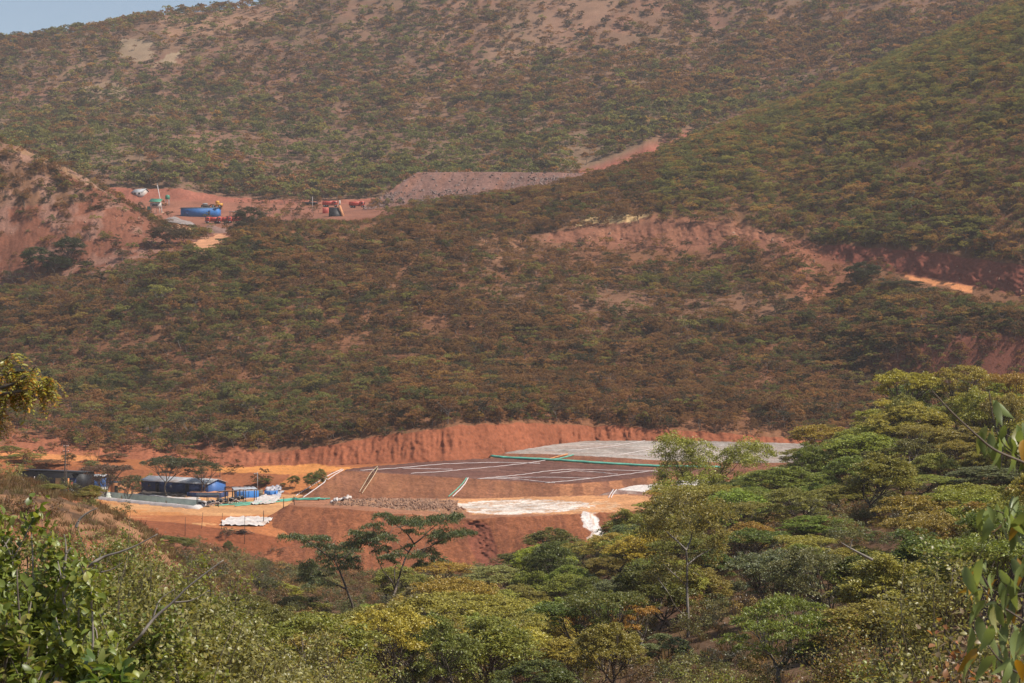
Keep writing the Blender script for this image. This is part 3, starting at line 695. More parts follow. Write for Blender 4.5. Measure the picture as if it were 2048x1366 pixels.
def pad_points(rng, c, r, n, vz=.42, thin=0.0):
    """leaves sit in uneven sprays about the twig ends of one clump"""
    k = max(5, min(13, n // 26))
    sub = rand_dirs(rng, k) * (rng.uniform(.05, 1, k) ** .45)[:, None]
    sub[:, 2] = np.abs(sub[:, 2]) * rng.choice([1, 1, -.5], k)
    sz = rng.uniform(.16, .40, k); wk = sz ** 2 / (sz ** 2).sum()
    q = rng.choice(k, n, p=wk)
    p = sub[q] + rng.normal(size=(n, 3)) * (sz[q] * .62)[:, None] * np.array([1, 1, .75])
    rr = np.sqrt(p[:, 0] ** 2 + p[:, 1] ** 2)
    o = p * np.array([r, r, r * vz]); o[:, 2] -= rr ** 2 * r * vz * .4
    return o + c

def bent(a, b, rng, n=7, sag=.12, up=.25):
    a = np.asarray(a, float); b = np.asarray(b, float); t = np.linspace(0, 1, n)[:, None]
    d = b - a; l = np.linalg.norm(d)
    c1 = a + d * .35 + np.array([0, 0, 1.0]) * l * up * .4 + rng.normal(size=3) * l * sag * .6
    c2 = a + d * .72 + np.array([0, 0, 1.0]) * l * up * .3 + rng.normal(size=3) * l * sag * .6
    return (1 - t) ** 3 * a + 3 * (1 - t) ** 2 * t * c1 + 3 * (1 - t) * t * t * c2 + t ** 3 * b

class Tree:
    def __init__(s): s.tv = []; s.tq = []; s.no = 0; s.lv = []
    def limb(s, pts, r0, r1, n=5):
        V, Q = tube(pts, np.linspace(r0, r1, len(pts)), n)
        s.tv.append(V); s.tq.append(Q + s.no); s.no += len(V)
    def leaves(s, V): s.lv.append(V)
    def meshes(s, name, bark, leaf, scale=1.0):
        tv = np.vstack(s.tv) * scale
        tm = np_mesh(name + '_trunk', tv, quads=np.vstack(s.tq), mats=[bark], smooth=True)
        lv = np.vstack(s.lv) * scale
        lm = np_mesh(name + '_crown', lv, quads=np.arange(len(lv)).reshape(-1, 4), mats=[leaf])
        return tm, lm
    def one_mesh(s, name, bark, leaf):
        tv = np.vstack(s.tv); tq = np.vstack(s.tq); lv = np.vstack(s.lv)
        lq = np.arange(len(lv)).reshape(-1, 4) + len(tv)
        mi = np.r_[np.zeros(len(tq)), np.ones(len(lq))]
        return np_mesh(name, np.vstack([tv, lv]), quads=np.vstack([tq, lq]), mats=[bark, leaf], mi=mi)

def pads_tree(seed, H=9.0, W=8.0, base=.42, npads=16, dome=.5, pr=.24, nleaf=7000, ll=.20, lw=.09, droop=.1, vz=.45, forks=4, r0=.17, lean=.4, fill=.35, twigs=3, stems=1, sides=5):
    """base: where the crown starts (share of height); dome 0 = table-flat top .. 1 = round crown"""
    rng = np.random.default_rng(seed); T = Tree()
    R_ = W / 2
    top = np.array([rng.normal() * lean, rng.normal() * lean, H * base * .8])
    # clump centres in the crown volume
    cs = []
    tries = 0
    while len(cs) < npads and tries < 4000:
        tries += 1
        a = rng.uniform(0, 2 * math.pi); q = math.sqrt(rng.uniform(0, 1)) * .86
        u = rng.uniform(0, 1) if rng.uniform() < fill else 1.0
        ztop = H * (1 - pr * .35) - dome * (H * (1 - base)) * (q ** 2) * .75
        zb = H * base + H * (1 - base) * .18 * (1 - q)
        z = zb + (ztop - zb) * (0.25 + .75 * u)
        c = np.array([math.cos(a) * q * R_ * rng.uniform(.85, 1.1), math.sin(a) * q * R_ * rng.uniform(.85, 1.1), z + rng.normal() * .18])
        if all(np.linalg.norm((c - o) / np.array([1, 1, .6])) > pr * R_ * 1.05 for o in cs): cs.append(c)
    cs = np.array(cs)
    trunks = []
    for k in range(stems):
        b = np.array([0, 0, -.5]) + (np.r_[rng.normal(size=2) * .35, 0] if stems > 1 else 0)
        t = top + (np.r_[rng.normal(size=2) * R_ * .3, rng.normal() * .3] if stems > 1 else 0)
        p = bent(b, t, rng, 8, .10, .0); T.limb(p, r0, r0 * .62, 7); trunks.append(p)
    # main limbs by bearing
    ang = np.arctan2(cs[:, 1] - top[1], cs[:, 0] - top[0]); off = rng.uniform(0, 6)
    sec = (((ang + off) % (2 * math.pi)) / (2 * math.pi) * forks).astype(int)
    for f in range(forks):
        ids = np.where(sec == f)[0]
        if not len(ids): continue
        tr = trunks[f % stems]; st = tr[-1 - (f % 2)]
        mid = cs[ids].mean(0) * .55 + st * .45; mid[2] = max(st[2] + .3, mid[2] - .5)
        pm = bent(st, mid, rng, 7, .14, .15); T.limb(pm, r0 * .55, r0 * .34, sides)
        for i in ids:
            pb = bent(pm[rng.integers(4, 7)], cs[i] - np.array([0, 0, pr * R_ * .15]), rng, 6, .16, .2)
            T.limb(pb, r0 * .3, r0 * .1, sides)
            for _ in range(twigs):
                e = cs[i] + rand_dirs(rng, 1)[0] * np.array([1, 1, .35]) * pr * R_ * .9
                T.limb(bent(pb[rng.integers(3, 6)], e, rng, 4, .15, .1), r0 * .1, r0 * .04, 3)
    size = rng.uniform(.75, 1.35, len(cs)); wsum = (size ** 2).sum()
    for c, z_ in zip(cs, size):
        n = int(nleaf * z_ ** 2 / wsum)
        T.leaves(leaf_quads(rng, pad_points(rng, c, pr * R_ * z_ * 1.18, n, vz), ll, lw, droop))
    return T

# prototypes of the nearer trees (9 m tall, own trunk and crown)
PROTO = {}
spec = {
 'round1': dict(seed=1, dome=.85, npads=24, base=.34, pr=.27, vz=.6, nleaf=8500),
 'round2': dict(seed=2, dome=.7, npads=28, base=.32, pr=.25, vz=.55, nleaf=9000, stems=2),
 'round3': dict(seed=3, dome=.95, npads=22, base=.30, pr=.29, vz=.6, nleaf=8500, W=7.2),
 'flat1': dict(seed=4, dome=.25, npads=22, base=.52, pr=.24, vz=.4, nleaf=7000, W=9.5, fill=.2),
 'flat2': dict(seed=5, dome=.35, npads=20, base=.48, pr=.25, vz=.42, nleaf=6500, W=9, stems=2, fill=.25),
 'flat3': dict(seed=6, dome=.2, npads=26, base=.55, pr=.22, vz=.36, nleaf=7000, W=10, fill=.15, forks=5),
 'tall1': dict(seed=7, dome=.8, npads=16, base=.45, pr=.28, vz=.6, nleaf=4800, W=6, lean=.6),
 'tall2': dict(seed=8, dome=.7, npads=15, base=.4, pr=.27, vz=.5, nleaf=4200, W=6.5, lean=.8, forks=3),
 'drop1': dict(seed=9, dome=.6, npads=22, base=.3, pr=.26, vz=.5, nleaf=6500, W=8, droop=.9, ll=.30, lw=.075),
 'open1': dict(seed=10, dome=.5, npads=18, base=.38, pr=.24, vz=.42, nleaf=3600, W=8, twigs=5),
}
for k, v in spec.items():
    v = dict(v); v['nleaf'] = int(v['nleaf'] * 1.7); v['npads'] = int(v['npads'] * 1.5); v['pr'] *= .82; v['twigs'] = 2; v.setdefault('ll', .24); v.setdefault('lw', .11); T = pads_tree(**v)
    PROTO[k] = T.meshes('tree_' + k, M['bark_pale'] if k in ('tall1', 'tall2', 'open1', 'drop1') else M['bark'], M['leaf']) + (v.get('W', 8.0),)

TINT = {'green': (.215, .22, .037), 'dark': (.125, .14, .029), 'olive': (.285, .25, .05), 'yellow': (.40, .33, .05), 'lime': (.31, .31, .05), 'orange': (.37, .235, .045),
        'brown': (.23, .14, .055), 'pale': (.33, .31, .10), 'grey': (.19, .195, .085)}
def jit(t, rng=RNG, a=.16):
    return [float(v * rng.uniform(1 - a, 1 + a)) for v in t]

PLACED = []
def tree(style, X, Y, z, h, w, tint, label, group=None, rz=None, name='tree', cat='tree'):
    tm, lm, W = PROTO[style]
    r = thing(name, label, cat, (X, Y, z - .05), RNG.uniform(0, 6.28) if rz is None else rz, group)
    sz = h / 9.0; sx = w / W
    r.scale = (sx, sx, sz)
    t = add('trunk', tm, r); c = add('crown', lm, r)
    c['tint'] = jit(TINT[tint] if isinstance(tint, str) else tint)
    PLACED.append((X, Y, w))
    return r

# every tree of the near wood that can be told apart in the photograph: column, row of its top, distance, crown width in px, shape, tint, look
HERO = [
 (1815, 738, 262, 150, 'flat1', 'yellow', 'broad yellow crown topping the right wood under the shaded red bank'),
 (1925, 727, 264, 140, 'flat2', 'lime', 'light green flat crown on the top of the right wood, between yellow and orange crowns'),
 (2030, 742, 262, 120, 'flat3', 'orange', 'orange-yellow crown cut by the right edge below the red bank'),
 (1820, 806, 235, 190, 'round2', (.40, .35, .05), 'large lime-yellow crown below the yellow one at the top of the right wood'),
 (1640, 846, 250, 150, 'flat2', 'orange', 'orange-tinged flat crown touching the right end of the grey ore pad'),
 (1735, 862, 225, 210, 'round1', 'lime', 'bright green broad tree just right of the orange-tinged crown by the grey pad'),
 (1935, 850, 215, 190, 'round2', 'olive', 'olive tree behind the bare twig tip of the big-leaved branch'),
 (1580, 930, 215, 230, 'round1', 'green', 'wide green crown below the two-lobed tree in front of the grey pad'),
 (1700, 965, 195, 180, 'round3', 'green', 'shaded green tree in the middle of the right wood, below the bright green one'),
 (1840, 950, 185, 190, 'flat1', 'olive', 'brown-olive flat crown in the right wood with dark shade below'),
 (1985, 930, 180, 190, 'round2', 'grey', 'grey-green crown near the right edge above the pale leafy shrub'),
 (1262, 1012, 235, 120, 'round3', 'green', 'green crown overlapping the right end of the white lime patch'),
 (1105, 1052, 262, 125, 'round1', 'dark', 'dark green round crown against the dump face left of the white spill'),
 (1165, 1082, 225, 115, 'flat2', 'orange', 'orange-yellow crown right below the dark green one on the dump face'),
 (1040, 1100, 262, 110, 'round2', 'dark', 'small dark crown at the foot of the dump face beside the slumped gully'),
 (1290, 1062, 175, 170, 'round1', 'yellow', 'golden yellow-topped tree below the white spill'),
 (1500, 1000, 180, 180, 'flat2', 'olive', 'olive and rusty crown right of the forked pale-trunked tree'),
 (1640, 1030, 170, 190, 'round2', 'green', 'deep green tree over the darkest hollow of the right wood'),
 (1760, 1060, 160, 160, 'round1', 'dark', 'dark green tree standing over the bare brown ground of the right wood'),
 (1262, 1180, 122, 115, 'tall2', 'orange', 'slim white-trunked tree with a small orange crown at the bottom edge'),
 (935, 1188, 128, 270, 'flat3', 'olive', 'wide brown-olive umbrella tree at bottom centre with several dark stems'),
 (1110, 1192, 150, 130, 'round3', 'lime', 'fresh green tree right of the wide umbrella tree'),
 (1125, 1272, 105, 160, 'round2', 'yellow', 'yellow-leaved tree cut by the bottom edge right of centre'),
 (995, 1128, 215, 150, 'round1', 'pale', 'pale green crown at the foot of the slumped gully'),
 (880, 1122, 225, 130, 'flat1', 'yellow', 'yellow-green crown right behind the taller flat-topped tree'),
 (800, 1128, 205, 130, 'round2', 'olive', 'dense olive tree between the trunks of the two flat-topped trees'),
 (545, 1160, 210, 130, 'round3', 'yellow', 'yellow-green tree below the left corner of the dump face'),
 (700, 1240, 150, 150, 'round1', 'pale', 'pale grey-green crown below the trunks of the flat-topped trees'),
 (600, 1190, 190, 120, 'round2', 'green', 'leafy green tree at the base of the left flat-topped tree'),
 (470, 1150, 240, 110, 'round2', 'olive', 'olive bushy tree between the dump corner and the lower left thicket'),
 (1570, 1190, 84, 260, 'drop1', 'green', 'drooping-leaved green tree at bottom right with a crooked pale trunk'),
 (1745, 1195, 82, 230, 'round2', 'olive', 'olive and yellow tree at bottom right beside the drooping-leaved one'),
 (1670, 1120, 150, 110, 'open1', 'brown', 'thin brown tree on the bare ground of the right wood'),
 (1330, 1262, 110, 110, 'tall1', 'grey', 'small grey-green sapling on the open brown ground at the bottom'),
 (1420, 1095, 158, 120, 'round3', 'dark', 'dark many-stemmed tree just right of the forked pale trunk'),
 (1215, 1110, 190, 120, 'round2', 'olive', 'olive tree at the lower end of the white spill'),
 (1180, 1150, 165, 110, 'round1', 'dark', 'dark green tree below the orange-yellow crown of the dump face'),
 (1045, 1165, 180, 120, 'round3', 'olive', 'olive tree above the fresh green one right of the umbrella tree'),
 (1390, 870 + 140, 215, 110, 'round3', 'olive', 'olive tree standing under the left lobe of the two-lobed green tree'),
 (430, 1200, 170, 130, 'round1', 'yellow', 'yellow-flecked bushy tree right of the long dead branch'),
]
for (px, pt, Y, wpx, st, tn, lab) in HERO:
    g = ground(px, Y)
    zt = -(pt - CY) / F * Y
    hh = float(np.clip(zt - g[2], 3.0, 13.5))
    tree(st, g[0], Y, zt - hh, hh, wpx / F * Y, tn, lab)

# trees with a drawn outline: limbs as polylines, clumps as (column, row, radius px)
def drawn_tree(Y, limbs, clumps, tint, label, seed, r0=.14, ll=.30, lw=.07, droop=.7, nper=300, bark='bark', vz=.42, dy=2.2, basez=None):
    rng = np.random.default_rng(seed); T = Tree()
    b = limbs[0][0]
    base = P(b[0], b[1], Y); gb = ground(b[0], Y)
    base = np.array([gb[0], Y, min(base[2], gb[2])]) if basez is None else base
    o = base
    dep = {}
    def pt(q):
        key = (q[0], q[1])
        if key not in dep:
            dep[key] = (q[2] if len(q) > 2 else rng.normal() * dy * .5)
        return P(q[0], q[1], Y + dep[key]) - o
    for i, l in enumerate(limbs):
        pts = np.array([pt(q[:2] if j == 0 and i == 0 else q) for j, q in enumerate(l)])
        if i == 0: pts[0] = np.array([0, 0, -.4])
        s0 = (r0 if i == 0 else r0 * .62 * (.8 if i > 3 else 1)); s1 = s0 * (.5 if i == 0 else .3)
        T.limb(smooth_line(pts, 5 * len(pts)), s0, s1, 6)
    ends = np.vstack([np.array([pt(q) for q in l[1:]]) for l in limbs])
    for (cx, cy, rr) in clumps:
        y = Y + rng.normal() * dy
        c = P(cx, cy, y) - o; r = rr / F * Y
        j = ends[np.argmin(np.linalg.norm((ends - c) * np.array([1, .3, 1]), axis=1))]
        T.limb(bent(j, c, rng, 6, .12, .2), r0 * .22, r0 * .08, 4)
        for _ in range(5):
            T.limb(bent(c - (c - j) * .3, c + rand_dirs(rng, 1)[0] * np.array([r, r, r * .3]) * .9, rng, 4, .15, .1), r0 * .09, r0 * .03, 3)
        T.leaves(leaf_quads(rng, pad_points(rng, c, r * 1.15, int(nper * (rr / 35) ** 1.6), vz), ll, lw, droop))
    tm, lm = T.meshes('drawn_tree', M[bark], M['leaf'])
    r = thing('tree', label, 'tree', o); add('trunk', tm, r); c = add('crown', lm, r); c['tint'] = list(TINT[tint]) if isinstance(tint, str) else list(tint)
    PLACED.append((o[0], Y, 8))
    return r
drawn_tree(188, [[(716, 1262), (706, 1215), (692, 1175), (678, 1140), (668, 1118)], [(668, 1118), (650, 1108), (630, 1093), (612, 1082), (590, 1074)], [(668, 1118), (670, 1100), (668, 1088), (672, 1080)], [(692, 1178), (670, 1168), (650, 1158), (620, 1150)], [(678, 1135), (690, 1115), (705, 1100)]],
           [(577, 1072, 20), (595, 1076, 22), (620, 1080, 26), (640, 1076, 24), (628, 1088, 20), (662, 1092, 28), (690, 1098, 28), (708, 1090, 24), (696, 1110, 24), (660, 1118, 26), (700, 1130, 26), (612, 1128, 22), (628, 1142, 30), (610, 1155, 26), (648, 1152, 24), (640, 1168, 26), (665, 1135, 20), (712, 1118, 20), (650, 1104, 20)],
           (.105, .130, .050), 'left one of two dark feathery flat-topped trees standing before the dump face', 301, nper=1300)
drawn_tree(184, [[(770, 1240), (778, 1215), (788, 1190), (797, 1160), (804, 1135), (815, 1108), (828, 1088)], [(828, 1088), (845, 1075), (862, 1058), (880, 1045)], [(828, 1088), (818, 1072), (800, 1055), (785, 1046)], [(790, 1182), (782, 1160), (768, 1145), (758, 1125)], [(791, 1178), (789, 1150), (792, 1130), (804, 1118)], [(818, 1104), (806, 1096), (798, 1088)], [(834, 1102), (862, 1092), (895, 1074)], [(758, 1125), (752, 1108), (748, 1090)]],
           [(766, 1032, 20), (785, 1038, 24), (806, 1042, 24), (822, 1046, 22), (838, 1046, 26), (858, 1044, 26), (880, 1040, 28), (902, 1034, 24), (912, 1032, 18), (868, 1070, 24), (890, 1069, 26), (914, 1066, 26), (936, 1064, 22), (880, 1082, 20), (744, 1052, 22), (734, 1072, 26), (712, 1066, 20), (755, 1075, 26), (772, 1076, 22), (738, 1086, 24), (722, 1082, 24), (820, 1064, 18), (790, 1108, 22), (840, 1112, 24), (862, 1108, 22), (845, 1128, 20), (875, 1118, 18), (775, 1120, 24), (815, 1092, 14), (766, 1100, 20)],
           (.105, .130, .050), 'right and taller one of two dark feathery flat-topped trees before the dump face', 302, nper=1300)
drawn_tree(250, [[(1400, 1060), (1398, 1010), (1392, 985), (1380, 965)], [(1380, 965), (1360, 940), (1345, 905), (1338, 885)], [(1380, 965), (1410, 940), (1420, 915)], [(1392, 985), (1430, 965), (1465, 940), (1490, 905)], [(1430, 965), (1450, 930), (1455, 915)], [(1380, 965), (1345, 965), (1325, 950)]],
           [(1335, 878, 26), (1355, 882, 34), (1380, 892, 34), (1402, 902, 30), (1340, 905, 34), (1370, 920, 40), (1405, 925, 34), (1335, 935, 32), (1355, 955, 36), (1390, 952, 36), (1425, 948, 26), (1460, 915, 30), (1480, 895, 30), (1500, 890, 30), (1520, 898, 28), (1490, 915, 34), (1510, 920, 28), (1465, 940, 32), (1440, 965, 34), (1410, 985, 34), (1335, 975, 32), (1370, 985, 34), (1325, 960, 24), (1540, 905, 16)],
           'lime', 'tall green two-lobed tree standing alone in front of the grey ore pad', 303, ll=.26, lw=.12, droop=.15, nper=1500, vz=.62)
drawn_tree(128, [[(1376, 1285), (1376, 1230), (1374, 1180), (1374, 1130), (1372, 1100)], [(1372, 1100), (1352, 1080), (1330, 1060), (1312, 1035)], [(1372, 1100), (1382, 1078), (1386, 1055), (1400, 1035)], [(1386, 1055), (1375, 1040), (1366, 1025)], [(1372, 1170), (1350, 1150), (1328, 1130)], [(1374, 1235), (1352, 1215), (1336, 1185), (1318, 1160)], [(1374, 1130), (1400, 1110), (1430, 1095)]],
           [(1310, 1020, 34), (1340, 1005, 40), (1375, 1000, 44), (1410, 1008, 40), (1440, 1025, 34), (1330, 1040, 40), (1395, 1030, 40), (1425, 1050, 36), (1445, 1080, 34), (1425, 1100, 34), (1400, 1120, 30), (1300, 1060, 32), (1345, 1075, 30), (1325, 1115, 30), (1350, 1140, 30), (1310, 1150, 30), (1395, 1150, 26), (1360, 1045, 34)],
           (.25, .20, .045), 'tall tree with a straight pale forked trunk and thin olive-orange crown right of centre', 304, ll=.17, lw=.085, droop=.2, nper=900, bark='bark_pale', vz=.6, r0=.12)

# the rest of the near wood
ENV = np.array([(380, 1190), (450, 1150), (520, 1180), (600, 1205), (700, 1205), (800, 1175), (860, 1150), (950, 1145), (1000, 1125), (1050, 1085), (1110, 1062), (1150, 1088), (1200, 1080), (1250, 1025), (1300, 1000), (1340, 965), (1400, 960), (1440, 945),
                (1500, 935), (1560, 925), (1600, 860), (1700, 850), (1760, 800), (1820, 750), (1900, 735), (2048, 740), (2400, 720)], float)
ZONES = [(lambda x, y: y > 1230, 'at the bottom edge of the picture'), (lambda x, y: x < 660, 'under the left end of the red dump'), (lambda x, y: x < 1000, 'below the middle of the red dump'),
         (lambda x, y: x < 1280, 'below the white lime spill'), (lambda x, y: y < 900, 'high on the right-hand wood'), (lambda x, y: x < 1640, 'inside the wood right of the pale forked trunk'), (lambda x, y: True, 'on the right-hand wooded slope')]
LOOK = {'green': 'leafy green tree', 'dark': 'dark shaded green tree', 'olive': 'brownish olive tree', 'yellow': 'yellowing tree', 'lime': 'light green tree', 'orange': 'orange-tinged tree', 'grey': 'grey-green tree'}
cnt = 0; tries = 0
rngf = np.random.default_rng(77)
while cnt < 260 and tries < 26000:
    tries += 1
    px = rngf.uniform(430, 2230); Y = math.sqrt(rngf.uniform(70 ** 2, 285 ** 2))
    X = (px - CX) / F * Y
    env = np.interp(px, ENV[:, 0], ENV[:, 1])
    w = rngf.uniform(5.0, 8.5) if Y > 130 else rngf.uniform(4.0, 6.5)
    if any((X - a) ** 2 + ((Y - b) * .8) ** 2 < (.285 * (w + c)) ** 2 for a, b, c in PLACED): continue
    z = gz(X, Y); gp = CY - z / Y * F
    for q in HERO:
        if abs(px - q[0]) < q[3] * .36 and Y < q[2] - 3: env = max(env, q[1] + 24)
    if px > 1240 and px < 1500 and Y < 128: continue
    if 1490 < px < 1760 and Y < 100: continue            # open ground at the bottom
    if 1480 < px < 1560 and 120 < Y < 150: continue
    hmax = (gp - env - rngf.uniform(4, 40)) / F * Y
    if hmax < 3.0 or gp < env: continue
    hh = min(hmax, rngf.uniform(6.0, 10.5) if Y > 130 else rngf.uniform(4.5, 7.0))
    w = min(w, hh * 1.25 + .4); pt = gp - hh / Y * F
    if pt > 1366: continue
    if 470 < px < 760 and pt < 1150 and Y > 200: continue
    far_ = Y > 200
    tn = rngf.choice(['green', 'dark', 'olive', 'yellow', 'lime', 'orange', 'grey'], p=[.25, .13, .22, .14, .21, .03, .02])
    if px > 1400 and pt > 950: tn = rngf.choice(['green', 'dark', 'olive', 'grey', 'orange', 'lime'], p=[.30, .20, .24, .05, .03, .18])
    st = rngf.choice(['round1', 'round2', 'round3', 'flat1', 'flat2', 'flat3', 'tall1', 'tall2', 'open1'], p=[.16, .17, .15, .13, .12, .10, .07, .05, .05])
    zn = next(t for f_, t in ZONES if f_(px, pt))
    form = 'flat-topped ' if st.startswith('flat') else ('slender ' if st.startswith('tall') else ('thin-leaved ' if st == 'open1' else ''))
    tree(st, X, Y, z, hh, w, tn, form + LOOK[tn] + ' ' + zn, 'near wood: ' + form + LOOK[tn] + 's ' + zn)
    cnt += 1
print('near trees', cnt, tries)

# ------------------------------------------------------------------ trees around the sheds
def site_tree(px, pt, Y, wpx, st, tn, lab, name='tree', cat='tree', hmin=1.0):
    g = ground(px, Y); zt = -(pt - CY) / F * Y
    hh = max(zt - g[2], hmin)
    return tree(st, g[0], Y, g[2], hh, wpx / F * Y, tn, lab, name=name, cat=cat)
site_tree(336, 912, 386, 120, 'flat1', (.075, .070, .034), 'umbrella tree with greenish-brown crown in front of the long blue shed')
site_tree(405, 920, 389, 82, 'flat2', (.072, .068, .032), 'second umbrella tree, at the right half of the long blue shed')
site_tree(215, 926, 384, 100, 'flat3', (.15, .085, .055), 'pinkish-brown nearly bare umbrella tree between the two sheds')
site_tree(262, 948, 381, 60, 'flat2', (.095, .08, .036), 'small brown-green tree at the left end of the long blue shed')
for (px, pt, Y, w, tn, lab) in [(525, 955, 404, 42, 'dark', 'dark bush behind the grey lamp pole'), (588, 950, 400, 30, 'dark', 'dark round bush on the orange bank left of the brown heap'), (622, 944, 396, 40, 'dark', 'dark bush on the left flank of the brown heap'),
                                (640, 936, 398, 34, 'green', 'green bush just below the top left corner of the brown heap'), (566, 966, 402, 16, 'dark', 'tiny dark bush beside the heap of plastic litter'), (50, 905, 420, 80, 'olive', 'olive bush above the long dark shed'),
                                (95, 918, 415, 70, 'brown', 'brown bush touching the roof of the long dark shed'), (18, 890, 425, 60, 'green', 'green bush at the left edge above the dark shed'), (183, 920, 412, 40, 'grey', 'grey-green bush just right of the power pole'),
                                (138, 905, 416, 34, 'brown', 'pinkish dry bush right behind the power pole'), (230, 905, 425, 60, 'brown', 'brown bush on the orange track above the bare umbrella tree'),
                                (375, 1090 - 15, 300, 36, 'dark', 'dark bush on the red slope under the white liner'), (456, 1080, 318, 26, 'dark', 'small dark bush left of the dump edge below the liner'), (160, 1000 - 8, 150, 90, 'olive', 'low olive bush on the grassy knoll below the power pole'),
                                (185, 968, 160, 60, 'green', 'green bush on the crest of the grassy knoll'), (100, 1008, 142, 70, 'olive', 'dry olive bush on the grassy knoll left of the power pole'), (330, 1070, 170, 120, 'dark', 'dark green thicket where the knoll drops to the red slope'),
                                (420, 1120, 260, 90, 'grey', 'grey leafless bush on the slope below the white liner'), (500, 1120, 300, 60, 'olive', 'olive bush at the left foot of the dump')]:
    site_tree(px, pt, Y, w, 'round2' if w < 60 else 'round1', tn, lab, name='bush', cat='bush', hmin=.8)
# spur and crest singles
for (px, pt, Y, w, st, tn, lab) in [(140, 472, 672, 72, 'round1', (.040, .055, .026), 'tall dark tree on the red scree of the left spur'), (75, 492, 669, 80, 'round2', (.045, .060, .028), 'dark green tree clump left of the tall tree on the scree'),
                                    (118, 508, 667, 60, 'round3', (.035, .045, .022), 'dark lower tree between two others on the scree'), (172, 520, 664, 36, 'round1', (.04, .05, .025), 'small dark tree right of the tall one on the scree'),
                                    (30, 538, 664, 60, 'open1', (.07, .06, .04), 'thin grey tree at the left foot of the scree'), (245, 498, 668, 34, 'open1', (.13, .075, .05), 'small brown bare tree on the scree'), (325, 452, 680, 70, 'round2', (.09, .065, .038), 'brown-green bush at the right edge of the scree'),
                                    (365, 455, 685, 50, 'round1', (.08, .058, .034), 'brown bush beside the orange bench track'), (196, 462, 700, 22, 'round3', (.055, .05, .03), 'tiny bush high on the scree'), (500, 412, 715, 80, 'round2', (.062, .052, .030), 'large dark bush hiding the right end of the parked trucks'),
                                    (485, 440, 700, 60, 'round3', (.055, .048, .028), 'dark bush right above the orange bench track'), (925, 428, 742, 95, 'flat1', (.115, .105, .042), 'single umbrella tree with forked trunk on the crest of the brown hill'),
                                    (905, 408, 756, 85, 'flat2', (.10, .095, .038), 'olive tree behind the single umbrella tree on the crest'), (1010, 415, 766, 80, 'round1', (.05, .05, .028), 'dark tree right of the umbrella tree on the crest'),
                                    (1725, 522, 630, 90, 'round2', (.035, .045, .022), 'dark dense tree below the road cut on the right'), (1800, 560, 612, 95, 'flat1', (.06, .062, .03), 'dark green flat tree below the orange road strip'),
                                    (1700, 712, 560, 70, 'round1', (.055, .065, .03), 'round green tree at the foot of the shaded red slope')]:
    site_tree(px, pt, Y, w, st, tn, lab)

# ------------------------------------------------------------------ far woods: instanced over the hills
HID = bpy.data.collections.new('wood_kinds')
def proto_coll(name, defs, bark=M['bark_dark']):
    global PARTS
    c_pair = []
    c = bpy.data.collections.new(name)
    for i, d in enumerate(defs):
        T = pads_tree(**d); bk = M['bark'] if d['seed'] % 3 else M['bark_pale']; c_pair.append(T.meshes('slope', bk, M['hillleaf'])); me = T.one_mesh('wood_tree', bk, M['hillleaf'])
        o = bpy.data.objects.new('%s_%02d' % (name, i), me); c.objects.link(o)
    if name == 'slope_tree': PARTS = c_pair
    return c
midc = proto_coll('slope_tree', [
    dict(seed=201, H=5, W=6.2, base=.5, dome=.3, npads=11, pr=.3, vz=.36, nleaf=1085, ll=0.36, lw=0.17, twigs=2, sides=3, r0=.10),
    dict(seed=202, H=5, W=5.6, base=.45, dome=.4, npads=10, pr=.32, vz=.4, nleaf=1120, ll=0.33, lw=0.17, twigs=2, sides=3, r0=.10, stems=2),
    dict(seed=203, H=4.5, W=5, base=.25, dome=.8, npads=11, pr=.34, vz=.55, nleaf=1225, ll=0.33, lw=0.17, twigs=1, sides=3, r0=.10),
    dict(seed=204, H=5, W=6.5, base=.55, dome=.2, npads=12, pr=.28, vz=.32, nleaf=980, ll=0.36, lw=0.16, twigs=2, sides=3, r0=.10),
    dict(seed=205, H=4, W=4.6, base=.2, dome=.9, npads=9, pr=.36, vz=.6, nleaf=1085, ll=0.32, lw=0.17, twigs=1, sides=3, r0=.08),
    dict(seed=206, H=5.5, W=5.4, base=.4, dome=.5, npads=9, pr=.32, vz=.4, nleaf=455, ll=0.32, lw=0.15, twigs=5, sides=3, r0=.10),
    dict(seed=207, H=2.2, W=3.6, base=.1, dome=.8, npads=8, pr=.4, vz=.6, nleaf=630, ll=0.29, lw=0.16, twigs=1, sides=3, r0=.05),
    dict(seed=208, H=2.0, W=3.2, base=.1, dome=.7, npads=7, pr=.42, vz=.6, nleaf=455, ll=0.27, lw=0.15, twigs=3, sides=3, r0=.05)])
farc = proto_coll('hill_tree', [
    dict(seed=221, H=6, W=7, base=.4, dome=.5, npads=9, pr=.34, vz=.42, nleaf=300, ll=.85, lw=.48, twigs=0, sides=3, r0=.12),
    dict(seed=222, H=6, W=6.4, base=.35, dome=.6, npads=8, pr=.36, vz=.46, nleaf=300, ll=.8, lw=.46, twigs=0, sides=3, r0=.12),
    dict(seed=223, H=5.5, W=6, base=.25, dome=.8, npads=8, pr=.38, vz=.55, nleaf=320, ll=.8, lw=.46, twigs=0, sides=3, r0=.12),
    dict(seed=224, H=6, W=7.6, base=.5, dome=.25, npads=10, pr=.3, vz=.36, nleaf=280, ll=.8, lw=.44, twigs=0, sides=3, r0=.12),
    dict(seed=225, H=4, W=5, base=.15, dome=.8, npads=7, pr=.42, vz=.6, nleaf=220, ll=.75, lw=.44, twigs=0, sides=3, r0=.08),
    dict(seed=226, H=2.6, W=4.2, base=.1, dome=.8, npads=6, pr=.44, vz=.6, nleaf=140, ll=.7, lw=.42, twigs=0, sides=3, r0=.05)])

